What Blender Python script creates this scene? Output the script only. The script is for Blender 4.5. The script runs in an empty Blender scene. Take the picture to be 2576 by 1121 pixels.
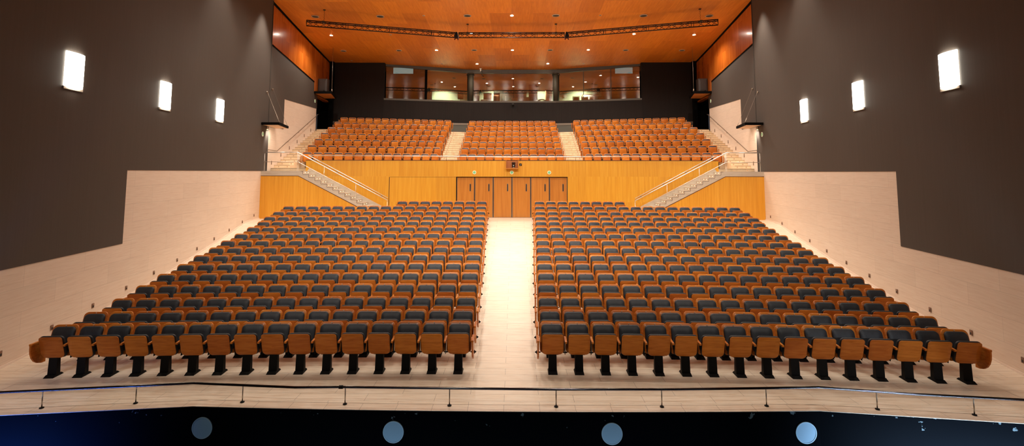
import bpy, math, random
from math import sin, cos, pi, radians, atan2, sqrt
from mathutils import Vector, Matrix
random.seed(7)
SC = bpy.context.scene
COL = SC.collection

# ------------------------------------------------------------------ materials
def newmat(name):
    m = bpy.data.materials.new(name); m.use_nodes = True
    nt = m.node_tree; nt.nodes.clear()
    out = nt.nodes.new('ShaderNodeOutputMaterial')
    b = nt.nodes.new('ShaderNodeBsdfPrincipled')
    nt.links.new(b.outputs[0], out.inputs[0])
    return m, nt, b
def N(nt, t, **k):
    n = nt.nodes.new(t)
    for a, v in k.items():
        if a.startswith('i_'):
            key = a[2:]
            key = int(key) if key.isdigit() else key
            n.inputs[key].default_value = v
        else: setattr(n, a, v)
    return n
def LK(nt, a, b): nt.links.new(a, b)
def srgb(r, g, b):
    f = lambda c: (c/255/12.92) if c/255 <= .04045 else ((c/255+.055)/1.055)**2.4
    return (f(r), f(g), f(b), 1)
def plain(name, col, rough=.5, metal=0., emis=None, es=1., spec=None):
    m, nt, b = newmat(name)
    b.inputs['Base Color'].default_value = col
    b.inputs['Roughness'].default_value = rough
    b.inputs['Metallic'].default_value = metal
    if spec is not None: b.inputs['Specular IOR Level'].default_value = spec
    if emis:
        b.inputs['Emission Color'].default_value = emis
        b.inputs['Emission Strength'].default_value = es
    return m
def coords(nt, sx, sy, sz, kind='Object'):
    tc = N(nt, 'ShaderNodeTexCoord'); mp = N(nt, 'ShaderNodeMapping')
    mp.inputs['Scale'].default_value = (sx, sy, sz)
    LK(nt, tc.outputs[kind], mp.inputs[0]); return tc, mp
def mathn(nt, op, a, b=None, c=None):
    n = N(nt, 'ShaderNodeMath', operation=op)
    for i, v in enumerate((a, b, c)):
        if v is None: continue
        if isinstance(v, (int, float)): n.inputs[i].default_value = v
        else: LK(nt, v, n.inputs[i])
    return n.outputs[0]
def mixc(nt, fac, a, b, blend='MIX'):
    n = N(nt, 'ShaderNodeMix', data_type='RGBA', blend_type=blend)
    if isinstance(fac, (int, float)): n.inputs[0].default_value = fac
    else: LK(nt, fac, n.inputs[0])
    for i, v in ((6, a), (7, b)):
        if isinstance(v, tuple): n.inputs[i].default_value = v
        else: LK(nt, v, n.inputs[i])
    return n.outputs[2]
def ramp(nt, src, stops):
    r = N(nt, 'ShaderNodeValToRGB'); cr = r.color_ramp
    while len(cr.elements) < len(stops): cr.elements.new(.5)
    for e, (p, c) in zip(cr.elements, stops):
        e.position = p; e.color = c if len(c) == 4 else (*c, 1)
    LK(nt, src, r.inputs[0]); return r.outputs[0]

def veneer(name, base, dark, light, a, b, pa, pb, grain, rough=.35, var=.55, seam=.0, stagger=True, coat=0., spec=.5):
    """wood veneer laid in sheets; a,b = axes (0,1,2) of the sheet grid, pa,pb = sheet size, grain = axis of the grain"""
    m, nt, bs = newmat(name)
    tc = N(nt, 'ShaderNodeTexCoord'); sp = N(nt, 'ShaderNodeSeparateXYZ'); LK(nt, tc.outputs['Object'], sp.inputs[0])
    ca = mathn(nt, 'DIVIDE', sp.outputs[a], pa); fa = mathn(nt, 'FLOOR', ca)
    cb = mathn(nt, 'DIVIDE', sp.outputs[b], pb)
    if stagger: cb = mathn(nt, 'ADD', cb, mathn(nt, 'MULTIPLY', mathn(nt, 'MODULO', mathn(nt, 'ABSOLUTE', fa), 2.), .5))
    fb = mathn(nt, 'FLOOR', cb)
    cx = N(nt, 'ShaderNodeCombineXYZ'); LK(nt, fa, cx.inputs[0]); LK(nt, fb, cx.inputs[1])
    wn = N(nt, 'ShaderNodeTexWhiteNoise', noise_dimensions='2D'); LK(nt, cx.outputs[0], wn.inputs[0])
    mp = N(nt, 'ShaderNodeMapping')
    s = [14., 14., 14.]; s[grain] = .55
    mp.inputs['Scale'].default_value = s
    off = N(nt, 'ShaderNodeVectorMath', operation='SCALE'); LK(nt, wn.outputs[1], off.inputs[0]); off.inputs['Scale'].default_value = 9.
    LK(nt, tc.outputs['Object'], mp.inputs[0]); LK(nt, off.outputs[0], mp.inputs[1])
    nz = N(nt, 'ShaderNodeTexNoise', i_Scale=1., i_Detail=3., i_Roughness=.6); LK(nt, mp.outputs[0], nz.inputs[0])
    g = ramp(nt, nz.outputs[0], [(.3, dark), (.5, base), (.72, light)])
    tone = mathn(nt, 'ADD', mathn(nt, 'MULTIPLY', mathn(nt, 'SUBTRACT', wn.outputs[0], .5), var), 1.)
    tv = N(nt, 'ShaderNodeCombineXYZ')
    LK(nt, mathn(nt, 'ADD', mathn(nt, 'MULTIPLY', mathn(nt, 'SUBTRACT', wn.outputs[0], .5), var*.7), 1.), tv.inputs[0])
    LK(nt, tone, tv.inputs[1]); LK(nt, tone, tv.inputs[2])
    col = mixc(nt, 1., g, tv.outputs[0], 'MULTIPLY')
    if seam > 0:
        ea = mathn(nt, 'MULTIPLY', mathn(nt, 'SUBTRACT', .5, mathn(nt, 'ABSOLUTE', mathn(nt, 'SUBTRACT', mathn(nt, 'FRACT', ca), .5))), pa)
        eb = mathn(nt, 'MULTIPLY', mathn(nt, 'SUBTRACT', .5, mathn(nt, 'ABSOLUTE', mathn(nt, 'SUBTRACT', mathn(nt, 'FRACT', cb), .5))), pb)
        e = mathn(nt, 'LESS_THAN', mathn(nt, 'MINIMUM', ea, eb), .011)
        col = mixc(nt, mathn(nt, 'MULTIPLY', e, seam), col, light)
    LK(nt, col, bs.inputs['Base Color'])
    bs.inputs['Roughness'].default_value = rough
    bs.inputs['Coat Weight'].default_value = coat; bs.inputs['Coat Roughness'].default_value = .12
    bs.inputs['Specular IOR Level'].default_value = spec
    return m

def travertine(name, u, v, bw, bh, base, dark, light, rough=.35, pit=.5, sx=1.2, sy=16., joint=.6, offset=.5):
    """stone laid in courses; u,v = axes used as width,height of the courses"""
    m, nt, bs = newmat(name)
    tc = N(nt, 'ShaderNodeTexCoord'); sp = N(nt, 'ShaderNodeSeparateXYZ'); LK(nt, tc.outputs['Object'], sp.inputs[0])
    cx = N(nt, 'ShaderNodeCombineXYZ'); LK(nt, sp.outputs[u], cx.inputs[0]); LK(nt, sp.outputs[v], cx.inputs[1])
    br = N(nt, 'ShaderNodeTexBrick', i_Scale=1.); br.offset = offset
    br.inputs['Brick Width'].default_value = bw; br.inputs['Row Height'].default_value = bh
    br.inputs['Mortar Size'].default_value = .0035; br.inputs['Mortar Smooth'].default_value = .2
    br.inputs['Color1'].default_value = (.94, .94, .94, 1); br.inputs['Color2'].default_value = (1, 1, 1, 1)
    br.inputs['Mortar'].default_value = (1-joint, 1-joint, 1-joint, 1); br.inputs['Bias'].default_value = .2
    LK(nt, cx.outputs[0], br.inputs[0])
    mp = N(nt, 'ShaderNodeMapping'); mp.inputs['Scale'].default_value = (sx, sy, 1); LK(nt, cx.outputs[0], mp.inputs[0])
    n1 = N(nt, 'ShaderNodeTexNoise', i_Scale=1., i_Detail=6., i_Roughness=.65, i_Distortion=.4); LK(nt, mp.outputs[0], n1.inputs[0])
    c = ramp(nt, n1.outputs[0], [(.24, dark), (.47, base), (.74, light)])
    mp2 = N(nt, 'ShaderNodeMapping'); mp2.inputs['Scale'].default_value = (sx*2.4, sy*1.3, 1); LK(nt, cx.outputs[0], mp2.inputs[0])
    n2 = N(nt, 'ShaderNodeTexNoise', i_Scale=1.7, i_Detail=4., i_Roughness=.7); LK(nt, mp2.outputs[0], n2.inputs[0])
    p = ramp(nt, n2.outputs[0], [(.64, (0, 0, 0)), (.74, (1, 1, 1))])
    c = mixc(nt, mathn(nt, 'MULTIPLY', p, pit), c, (dark[0]*.35, dark[1]*.32, dark[2]*.28, 1))
    n3 = N(nt, 'ShaderNodeTexNoise', i_Scale=.5, i_Detail=2.); LK(nt, cx.outputs[0], n3.inputs[0])
    c = mixc(nt, mathn(nt, 'MULTIPLY', n3.outputs[0], .25), c, dark)
    c = mixc(nt, 1., c, br.outputs[0], 'MULTIPLY')
    LK(nt, c, bs.inputs['Base Color'])
    LK(nt, mathn(nt, 'ADD', mathn(nt, 'MULTIPLY', n1.outputs[0], .25), rough-.12), bs.inputs['Roughness'])
    return m

def brushed_paint(name, c1, c2, rough=.7, axis=2, sc=22.):
    m, nt, bs = newmat(name)
    tc = N(nt, 'ShaderNodeTexCoord'); mp = N(nt, 'ShaderNodeMapping')
    s = [sc]*3; s[axis] = .5; mp.inputs['Scale'].default_value = s
    LK(nt, tc.outputs['Object'], mp.inputs[0])
    nz = N(nt, 'ShaderNodeTexNoise', i_Scale=1., i_Detail=3.); LK(nt, mp.outputs[0], nz.inputs[0])
    nb = N(nt, 'ShaderNodeTexNoise', i_Scale=.35, i_Detail=3.); LK(nt, tc.outputs['Object'], nb.inputs[0])
    f = mathn(nt, 'ADD', mathn(nt, 'MULTIPLY', nz.outputs[0], .5), mathn(nt, 'MULTIPLY', nb.outputs[0], .5))
    LK(nt, ramp(nt, f, [(.35, c1), (.65, c2)]), bs.inputs['Base Color'])
    bs.inputs['Roughness'].default_value = rough
    bs.inputs['Specular IOR Level'].default_value = .25
    return m

def seatwood(name, base, dark, light, rough=.32):
    m, nt, bs = newmat(name)
    tc = N(nt, 'ShaderNodeTexCoord'); oi = N(nt, 'ShaderNodeObjectInfo'); ge = N(nt, 'ShaderNodeNewGeometry')
    rnd = mathn(nt, 'FRACT', mathn(nt, 'ADD', oi.outputs['Random'], ge.outputs['Random Per Island']))
    mp = N(nt, 'ShaderNodeMapping'); mp.inputs['Scale'].default_value = (3.5, 10, 26)
    cx = N(nt, 'ShaderNodeCombineXYZ'); LK(nt, mathn(nt, 'MULTIPLY', rnd, 37.), cx.inputs[0]); LK(nt, mathn(nt, 'MULTIPLY', rnd, 91.), cx.inputs[2])
    LK(nt, tc.outputs['Object'], mp.inputs[0]); LK(nt, cx.outputs[0], mp.inputs[1])
    nz = N(nt, 'ShaderNodeTexNoise', i_Scale=1., i_Detail=3., i_Distortion=.6); LK(nt, mp.outputs[0], nz.inputs[0])
    g = ramp(nt, nz.outputs[0], [(.32, dark), (.5, base), (.7, light)])
    hv = N(nt, 'ShaderNodeHueSaturation')
    LK(nt, mathn(nt, 'ADD', mathn(nt, 'MULTIPLY', mathn(nt, 'SUBTRACT', rnd, .5), .010), .5), hv.inputs['Hue'])
    LK(nt, mathn(nt, 'ADD', mathn(nt, 'MULTIPLY', rnd, .24), .86), hv.inputs['Value'])
    LK(nt, g, hv.inputs['Color'])
    LK(nt, hv.outputs[0], bs.inputs['Base Color'])
    bs.inputs['Roughness'].default_value = rough
    bs.inputs['Coat Weight'].default_value = .08; bs.inputs['Coat Roughness'].default_value = .2; bs.inputs['Specular IOR Level'].default_value = .15
    return m

def leather(name, c1, c2):
    m, nt, bs = newmat(name)
    tc = N(nt, 'ShaderNodeTexCoord')
    nz = N(nt, 'ShaderNodeTexNoise', i_Scale=7., i_Detail=4.); LK(nt, tc.outputs['Object'], nz.inputs[0])
    LK(nt, ramp(nt, nz.outputs[0], [(.35, c1), (.7, c2)]), bs.inputs['Base Color'])
    bs.inputs['Roughness'].default_value = .52
    return m

M = {}
M['seatwood'] = seatwood('seat plywood', (.54, .165, .024, 1), (.46, .13, .017, 1), (.60, .20, .034, 1))
M['leather'] = leather('dark leather', (.010, .012, .019, 1), (.019, .023, .034, 1))
M['seatpad'] = plain('black seat padding', (.006, .006, .008, 1), .6)
M['black'] = plain('black steel', (.003, .0027, .0026, 1), .6, spec=.15)
M['blackmat'] = plain('matt black', (.0025, .0022, .002, 1), .9, spec=.1)
M['tag'] = plain('pale number tag', (.55, .5, .4, 1), .4, .2)
M['floor'] = travertine('floor travertine', 0, 1, 1.25, .31, (.82, .70, .55, 1), (.56, .42, .29, 1), (.92, .84, .72, 1), rough=.34, pit=.6, sx=1.8, sy=26.)
M['apron'] = travertine('apron travertine', 0, 1, .62, 2.5, (.76, .62, .48, 1), (.50, .36, .25, 1), (.88, .76, .62, 1), rough=.34, pit=.6, sx=1.8, sy=26., joint=.6, offset=0.)
M['wallstone'] = travertine('wall travertine', 1, 2, 1.9, .52, (.78, .64, .52, 1), (.69, .54, .42, 1), (.85, .73, .61, 1), rough=.6, pit=.14, sx=1.6, sy=34., joint=.24)
M['stairstone'] = travertine('stair travertine', 0, 1, 1.3, 3., (.76, .58, .38, 1), (.55, .37, .2, 1), (.88, .72, .52, 1), rough=.45, pit=.4, sx=.9, sy=18., joint=.3)
M['slabstone'] = travertine('slab edge stone', 0, 2, 1.5, 9., (.62, .54, .44, 1), (.5, .4, .3, 1), (.72, .64, .54, 1), rough=.5, pit=.15, joint=.3)
M['grey'] = brushed_paint('warm grey wall', (.076, .062, .053, 1), (.084, .0695, .060, 1), .66)
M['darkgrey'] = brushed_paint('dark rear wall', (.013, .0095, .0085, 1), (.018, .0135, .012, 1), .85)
M['greyband'] = plain('grey dado', (.075, .075, .06, 1), .6)
M['greyrail'] = plain('grey dado rail', (.16, .13, .10, 1), .5)
M['ceilwood'] = veneer('ceiling veneer', (.78, .245, .022, 1), (.70, .205, .015, 1), (.85, .29, .035, 1), 0, 1, 1.22, 3.3, 1, rough=.4, var=.36, seam=.5, coat=.12)
M['bandwood'] = veneer('side band veneer', (.48, .115, .012, 1), (.36, .075, .006, 1), (.58, .16, .025, 1), 1, 2, .62, 1.9, 2, rough=.25, var=.4, seam=.2, coat=.4)
M['frontwood'] = veneer('honey veneer', (.73, .34, .024, 1), (.68, .295, .017, 1), (.78, .395, .038, 1), 0, 2, 1.9, 1.28, 2, rough=.4, var=.16, seam=.12, stagger=False, coat=.1)
M['nearwood'] = veneer('honey veneer panel', (.78, .36, .028, 1), (.72, .31, .019, 1), (.83, .41, .042, 1), 0, 2, 1.2, 4., 2, rough=.4, var=.10, seam=.1, stagger=False)
M['doorwood'] = veneer('door veneer', (.56, .21, .032, 1), (.49, .17, .024, 1), (.62, .25, .045, 1), 0, 2, .945, 9., 2, rough=.35, var=.12, seam=0, stagger=False)
M['steel'] = plain('polished steel', (.92, .88, .82, 1), .30, .9)
M['dullsteel'] = plain('satin steel', (.42, .38, .33, 1), .35, 1.)
M['darkmetal'] = plain('dark handrail', (.10, .09, .10, 1), .16, 1.)
M['truss'] = plain('dark red truss paint', (.012, .0015, .0015, 1), .45)
M['redcap'] = plain('dark red cap', (.10, .004, .004, 1), .5)
M['lens'] = plain('lit downlight', (1, .95, .85, 1), .5, 0, (1, .9, .72, 1), 60.)
M['sconce'] = plain('lit wall lamp glass', (1, 1, .95, 1), .5, 0, (1, .94, .8, 1), 7.)
M['white'] = plain('white metal', (.62, .55, .46, 1), .5)
M['grille'] = plain('dark loudspeaker grille', (.045, .038, .03, 1), .7)
M['cabinet'] = plain('loudspeaker cabinet', (.035, .022, .017, 1), .6)
M['exitwhite'] = plain('exit sign face', (.75, .74, .55, 1), .5, 0, (.8, .8, .55, 1), .08)
M['exitgreen'] = plain('exit sign green', (.04, .42, .16, 1), .5, 0, (.05, .5, .2, 1), .1)
M['litdisc'] = plain('step light lens', (.55, .33, .16, 1), .35)
M['warmdisc'] = plain('lit step lens', (1, .85, .5, 1), .4, 0, (1, .82, .4, 1), 2.5)
M['slot'] = plain('slot light plate', (.25, .14, .09, 1), .4, .3)
M['slotdark'] = plain('slot light recess', (.02, .014, .012, 1), .5)
M['plate'] = plain('blue grey cover', (.34, .58, .80, 1), .5)
M['plateedge'] = plain('cover rim', (.42, .66, .85, 1), .4)
M['winframe'] = plain('window frame', (.065, .05, .035, 1), .4, .4)
M['concrete'] = plain('olive column', (.045, .036, .02, 1), .7)
M['boothgreen'] = plain('pale green booth wall', (.30, .36, .23, 1), .7)
M['darkgreen'] = plain('dark green booth wall', (.02, .03, .018, 1), .7)
M['red'] = plain('red disc', (.5, .015, .01, 1), .5)
M['pink'] = plain('salmon box', (.55, .2, .13, 1), .6)
M['crate'] = plain('brown flight case', (.24, .095, .04, 1), .6)
M['equip'] = plain('equipment housing', (.01, .009, .009, 1), .5)
M['reflection'] = plain('glowing pale screen', (.3, .42, .45, 1), .5, 0, (.55, .85, .95, 1), .16)
M['brownsteel'] = plain('bronze steel', (.22, .16, .11, 1), .4, .6)
M['cable'] = plain('steel cable', (.5, .42, .34, 1), .35, .9)

# pit wall with chipped paint
def pitmat():
    m, nt, bs = newmat('chipped navy paint')
    tc = N(nt, 'ShaderNodeTexCoord'); sp = N(nt, 'ShaderNodeSeparateXYZ'); LK(nt, tc.outputs['Object'], sp.inputs[0])
    nz = N(nt, 'ShaderNodeTexNoise', i_Scale=5.5, i_Detail=4., i_Roughness=.6); LK(nt, tc.outputs['Object'], nz.inputs[0])
    near = mathn(nt, 'MULTIPLY', mathn(nt, 'ADD', sp.outputs[2], .42), .30)      # chips cluster close to the upper edge
    v = mathn(nt, 'ADD', nz.outputs[0], near)
    ch = ramp(nt, v, [(.758, (0, 0, 0)), (.766, (1, 1, 1))])
    c = mixc(nt, ch, (.0012, .0019, .0034, 1), (.13, .17, .19, 1))
    LK(nt, c, bs.inputs['Base Color']); bs.inputs['Roughness'].default_value = .8
    bs.inputs['Specular IOR Level'].default_value = .04
    return m
M['pit'] = pitmat()
# glass of the control booth
def glassmat(fac):
    m = bpy.data.materials.new('booth glass'); m.use_nodes = True; nt = m.node_tree; nt.nodes.clear()
    o = nt.nodes.new('ShaderNodeOutputMaterial'); mx = nt.nodes.new('ShaderNodeMixShader')
    t = nt.nodes.new('ShaderNodeBsdfTransparent'); g = nt.nodes.new('ShaderNodeBsdfGlossy')
    t.inputs[0].default_value = (.82, .82, .76, 1)
    g.inputs['Roughness'].default_value = .0; g.inputs[0].default_value = (1, 1, 1, 1)
    mx.inputs[0].default_value = fac
    nt.links.new(t.outputs[0], mx.inputs[1]); nt.links.new(g.outputs[0], mx.inputs[2]); nt.links.new(mx.outputs[0], o.inputs[0])
    return m
M['glass'] = glassmat(.25); M['glass2'] = glassmat(.16)

# ------------------------------------------------------------------ mesh tools
class MB:
    def __init__(s): s.v = []; s.f = []; s.m = []; s.sm = []
    def add(s, vs, fs, mi=0, smooth=False):
        o = len(s.v); s.v += [tuple(p) for p in vs]
        for f in fs: s.f.append(tuple(i+o for i in f)); s.m.append(mi); s.sm.append(smooth)
    def box(s, x0, x1, y0, y1, z0, z1, mi=0):
        vs = [(x, y, z) for z in (z0, z1) for y in (y0, y1) for x in (x0, x1)]
        s.add(vs, [(0, 2, 3, 1), (4, 5, 7, 6), (0, 1, 5, 4), (2, 6, 7, 3), (0, 4, 6, 2), (1, 3, 7, 5)], mi)
    def hexa(s, lo, hi, mi=0):
        """two matching quads (lists of 4 points)"""
        s.add(list(lo)+list(hi), [(3, 2, 1, 0), (4, 5, 6, 7), (0, 1, 5, 4), (1, 2, 6, 5), (2, 3, 7, 6), (3, 0, 4, 7)], mi)
    def prism(s, pts, off, mi=0):
        """polygon of 3-D points pushed along off"""
        n = len(pts); a = [Vector(p) for p in pts]; b = [p+Vector(off) for p in a]
        s.add(a+b, [tuple(range(n-1, -1, -1)), tuple(range(n, 2*n))]+[(i, (i+1) % n, n+(i+1) % n, n+i) for i in range(n)], mi)
    def tube(s, path, r, n=8, mi=0, cap=True, r2=None):
        path = [Vector(p) for p in path]; rings = []
        for i, p in enumerate(path):
            d = (path[min(i+1, len(path)-1)]-path[max(i-1, 0)]).normalized()
            up = Vector((0, 0, 1)) if abs(d.z) < .9 else Vector((0, 1, 0))
            a = d.cross(up).normalized(); b = a.cross(d).normalized()
            rr = r if r2 is None else r+(r2-r)*i/(len(path)-1)
            rings.append([p+a*rr*cos(2*pi*k/n)+b*rr*sin(2*pi*k/n) for k in range(n)])
        o = len(s.v); vs = [q for R_ in rings for q in R_]
        fs = [(i*n+k, i*n+(k+1) % n, (i+1)*n+(k+1) % n, (i+1)*n+k) for i in range(len(path)-1) for k in range(n)]
        s.add(vs, fs, mi, n > 5)
        if cap: s.add([], []); s.f.append(tuple(o+k for k in range(n-1, -1, -1))); s.m.append(mi); s.sm.append(False); s.f.append(tuple(o+(len(path)-1)*n+k for k in range(n))); s.m.append(mi); s.sm.append(False)
    def disc(s, c, ax, r, t, n=20, mi=0):
        c = Vector(c); ax = Vector(ax).normalized(); s.tube([c, c+ax*t], r, n, mi)
    def ring(s, c, ax, r0, r1, t, n=20, mi=0):
        c = Vector(c); ax = Vector(ax).normalized(); up = Vector((0, 0, 1)) if abs(ax.z) < .9 else Vector((0, 1, 0))
        a = ax.cross(up).normalized(); b = a.cross(ax)
        vs = []
        for k in range(n):
            d = a*cos(2*pi*k/n)+b*sin(2*pi*k/n)
            vs += [c+d*r0, c+d*r1, c+d*r1+ax*t, c+d*r0+ax*t]
        fs = []
        for k in range(n):
            j = (k+1) % n
            for e in range(4): fs.append((4*k+e, 4*j+e, 4*j+(e+1) % 4, 4*k+(e+1) % 4))
        s.add(vs, fs, mi, False)
    def slab(s, w, h, r, t, fn, seg=4, bev=.006, rt=None, mi=0, rings=(1., .55), wave=0.):
        """rounded upright panel w x h x t with soft edges; fn maps local (x, depth, z) to a point; z from 0 to h; rt = radius of the top corners"""
        rt = r if rt is None else rt
        def loop(k, d):
            pts = []
            W = w/2
            for (cx, cz, a0, rr) in ((W-rt, h-rt, 0, rt), (-W+rt, h-rt, 90, rt), (-W+r, r, 180, r), (W-r, r, 270, r)):
                for i in range(seg+1):
                    a = radians(a0+90*i/seg); pts.append((cx+rr*cos(a), cz+rr*sin(a)))
            out = []
            for x, z in pts:
                z2 = z - wave*(cos(x/W*pi)+1)*.5 if wave and z > h*.8 else z
                out.append(fn(x*k[0], d, h/2+(z2-h/2)*k[1]))
            return out
        kb = ((w/2-bev)/(w/2), (h/2-bev)/(h/2))
        L = []
        for q in reversed(rings[1:]): L.append(loop((kb[0]*q, kb[1]*q), 0))
        L.append(loop(kb, 0)); L.append(loop((1, 1), bev)); L.append(loop((1, 1), t-bev)); L.append(loop(kb, t))
        for q in rings[1:]: L.append(loop((kb[0]*q, kb[1]*q), t))
        n = len(L[0]); vs = [p for l in L for p in l]; fs = []
        for i in range(len(L)-1):
            for k in range(n): fs.append((i*n+k, (i+1)*n+k, (i+1)*n+(k+1) % n, i*n+(k+1) % n))
        fs.append(tuple(range(n))); fs.append(tuple((len(L)-1)*n+k for k in range(n-1, -1, -1)))
        s.add(vs, fs, mi, True)
    def mesh(s, name, mats):
        me = bpy.data.meshes.new(name); me.from_pydata(s.v, [], s.f)
        for m in mats: me.materials.append(m)
        me.polygons.foreach_set('material_index', s.m); me.polygons.foreach_set('use_smooth', s.sm)
        me.update(); return me
    def build(s, name, mat, parent=None, loc=None):
        mats = mat if isinstance(mat, list) else [mat]
        o = bpy.data.objects.new(name, s.mesh(name, mats)); COL.objects.link(o)
        if parent is not None: o.parent = parent
        if loc: o.location = loc
        return o
def fixn(o):
    import bmesh
    bm = bmesh.new(); bm.from_mesh(o.data); bmesh.ops.recalc_face_normals(bm, faces=bm.faces); bm.to_mesh(o.data); bm.free(); return o
def empty(name, loc=(0, 0, 0), rz=0):
    o = bpy.data.objects.new(name, None); COL.objects.link(o); o.location = loc; o.rotation_euler = (0, 0, rz)
    o.empty_display_size = .1; return o
def tag(o, label, cat, group=None):
    o['label'] = label; o['category'] = cat
    if group: o['group'] = group
    return o
def struct(o): o['kind'] = 'structure'; return o
def copy_tree(o, parent=None):
    c = o.copy(); COL.objects.link(c)
    if parent is not None: c.parent = parent
    for ch in list(o.children): copy_tree(ch, c)
    return c
def interp(x, xs, ys):
    if x <= xs[0]: return ys[0]
    for i in range(len(xs)-1):
        if x <= xs[i+1]: return ys[i]+(ys[i+1]-ys[i])*(x-xs[i])/(xs[i+1]-xs[i])
    return ys[-1]
def side(s): return 'left' if s < 0 else 'right'
ORD = ['', 'first', 'second', 'third', 'fourth', 'fifth', 'sixth', 'seventh', 'eighth', 'ninth', 'tenth', 'eleventh', 'twelfth', 'thirteenth', 'fourteenth', 'fifteenth', 'sixteenth', 'seventeenth', 'eighteenth']

# ------------------------------------------------------------------ layout numbers (metres; x across, y away from the stage, z up)
RY = [11.25+.9*k for k in range(16)]                       # back tops of the stalls rows
RF = [.0, .02, .10, .22, .34, .45, .56, .67, .78, .91, 1.05, 1.18, 1.30, 1.44, 1.61, 1.78]
CV = .0045
XI = [.965, .985, .995, 1.025, 1.06, 1.075, 1.105, 1.135, 1.17, 1.20, 1.215, 1.245, 1.27, 1.31, 1.33, 1.36]
XO = [9.03, 9.13, 9.20, 9.29, 9.36, 9.40, 9.48, 9.54, 9.66, 9.68, 9.70, 9.75, 9.93, 9.98, 9.95, 5.10]
NS = [16]*9+[17]*6+[8]
def floorz(ye):
    return interp(ye, [0]+[y-.25 for y in RY]+[40], [0]+RF+[1.78])
def mw(y): return 10.41+.1299*(y-10.95)                    # main side wall
def rw(y): return 12.47+.101*(y-26.4)                      # wall of the balcony side stairs
def ceilz(y): return interp(y, [2, 10, 20, 26.2, 29.5, 33.7, 36.3, 38.5, 40.9], [13.9, 13.7, 13.25, 12.95, 12.73, 12.48, 12.36, 12.25, 12.1])
YW = 26.45

# ------------------------------------------------------------------ floor of the stalls
mb = MB(); nx = 28
ys = [9.62, 10.3]+[y-.25 for y in RY]+[24.9, 25.4, 26.0, 26.6]
def edge_y(x):
    ax = abs(x)
    return 9.24+.11*(ax/5.41)**2 if ax < 5.41 else 9.35-.13*(ax-5.41)
def fx(u, y): return u*(mw(y)+.05)
rows = []
for j, y in enumerate([None]+ys):
    r = []
    for i in range(nx+1):
        u = -1+2*i/nx
        yy = y if y is not None else 0
        x = fx(u, yy if y is not None else 9.4)
        if y is None: yy = edge_y(x)+.26
        elif j == 1: yy = edge_y(x)+.5
        ye = yy+CV*x*x if yy > 10.2 else yy
        r.append((x, yy, floorz(ye)))
    rows.append(r)
vs = [p for r in rows for p in r]; n = nx+1
fs = [(j*n+i, j*n+i+1, (j+1)*n+i+1, (j+1)*n+i) for j in range(len(rows)-1) for i in range(nx)]
mb.add(vs, fs, 0, True); struct(mb.build('floor', M['floor']))
# apron slab at the edge of the pit, with the groove behind it
xs_e = [-12.5, -9.5, -7.5, -5.41, -4, -2.5, -1.2, 0, 1.2, 2.5, 4, 5.41, 7.5, 9.5, 12.5]
mb = MB()
for a, b in zip(xs_e[:-1], xs_e[1:]):
    ya, yb = edge_y(a), edge_y(b)
    mb.hexa([(a, ya+.004, -.008), (b, yb+.004, -.008), (b, yb+.25, -.008), (a, ya+.25, -.008)], [(a, ya+.004, 0), (b, yb+.004, 0), (b, yb+.25, 0), (a, ya+.25, 0)])
struct(mb.build('trim_1', M['apron']))
mb = MB()
for a, b in zip(xs_e[:-1], xs_e[1:]):
    ya, yb = edge_y(a), edge_y(b)
    mb.hexa([(a, ya+.235, -.06), (b, yb+.235, -.06), (b, yb+.275, -.06), (a, ya+.275, -.06)], [(a, ya+.235, -.006), (b, yb+.235, -.006), (b, yb+.275, -.006), (a, ya+.275, -.006)])
struct(mb.build('trim_2', plain('groove strip', (.25, .12, .06, 1), .6)))
# pit wall
mb = MB()
for a, b in zip(xs_e[:-1], xs_e[1:]):
    ya, yb = edge_y(a), edge_y(b)
    mb.hexa([(a, ya+.01, -2.4), (b, yb+.01, -2.4), (b, yb+.2, -2.4), (a, ya+.2, -2.4)], [(a, ya+.01, -.008), (b, yb+.01, -.008), (b, yb+.2, -.008), (a, ya+.2, -.008)])
struct(mb.build('wall_pit', M['pit']))
mb = MB(); mb.box(-12.5, 12.5, 3.5, 9.5, -2.5, -2.4); struct(mb.build('floor_pit', M['blackmat']))
for x, t in ((-5.22, 'blue-grey round cover on the pit wall, farthest left'), (-1.88, 'blue-grey round cover on the pit wall, just left of the aisle'), (1.84, 'blue-grey round cover on the pit wall, just right of the aisle'), (5.16, 'palest round cover on the pit wall, farthest right')):
    y = edge_y(x)
    e = tag(empty('round_wall_cover', (x, y+.01, -.355)), t, 'wall cover', 'round covers on the pit wall')
    m = MB(); m.disc((0, 0, 0), (0, -1, 0), .165, .012, 40); m.build('cover_plate', M['plate'], e)
    m = MB(); m.ring((0, 0, 0), (0, -1, 0), .163, .178, .018, 40); m.build('rim', M['plateedge'], e)

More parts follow.
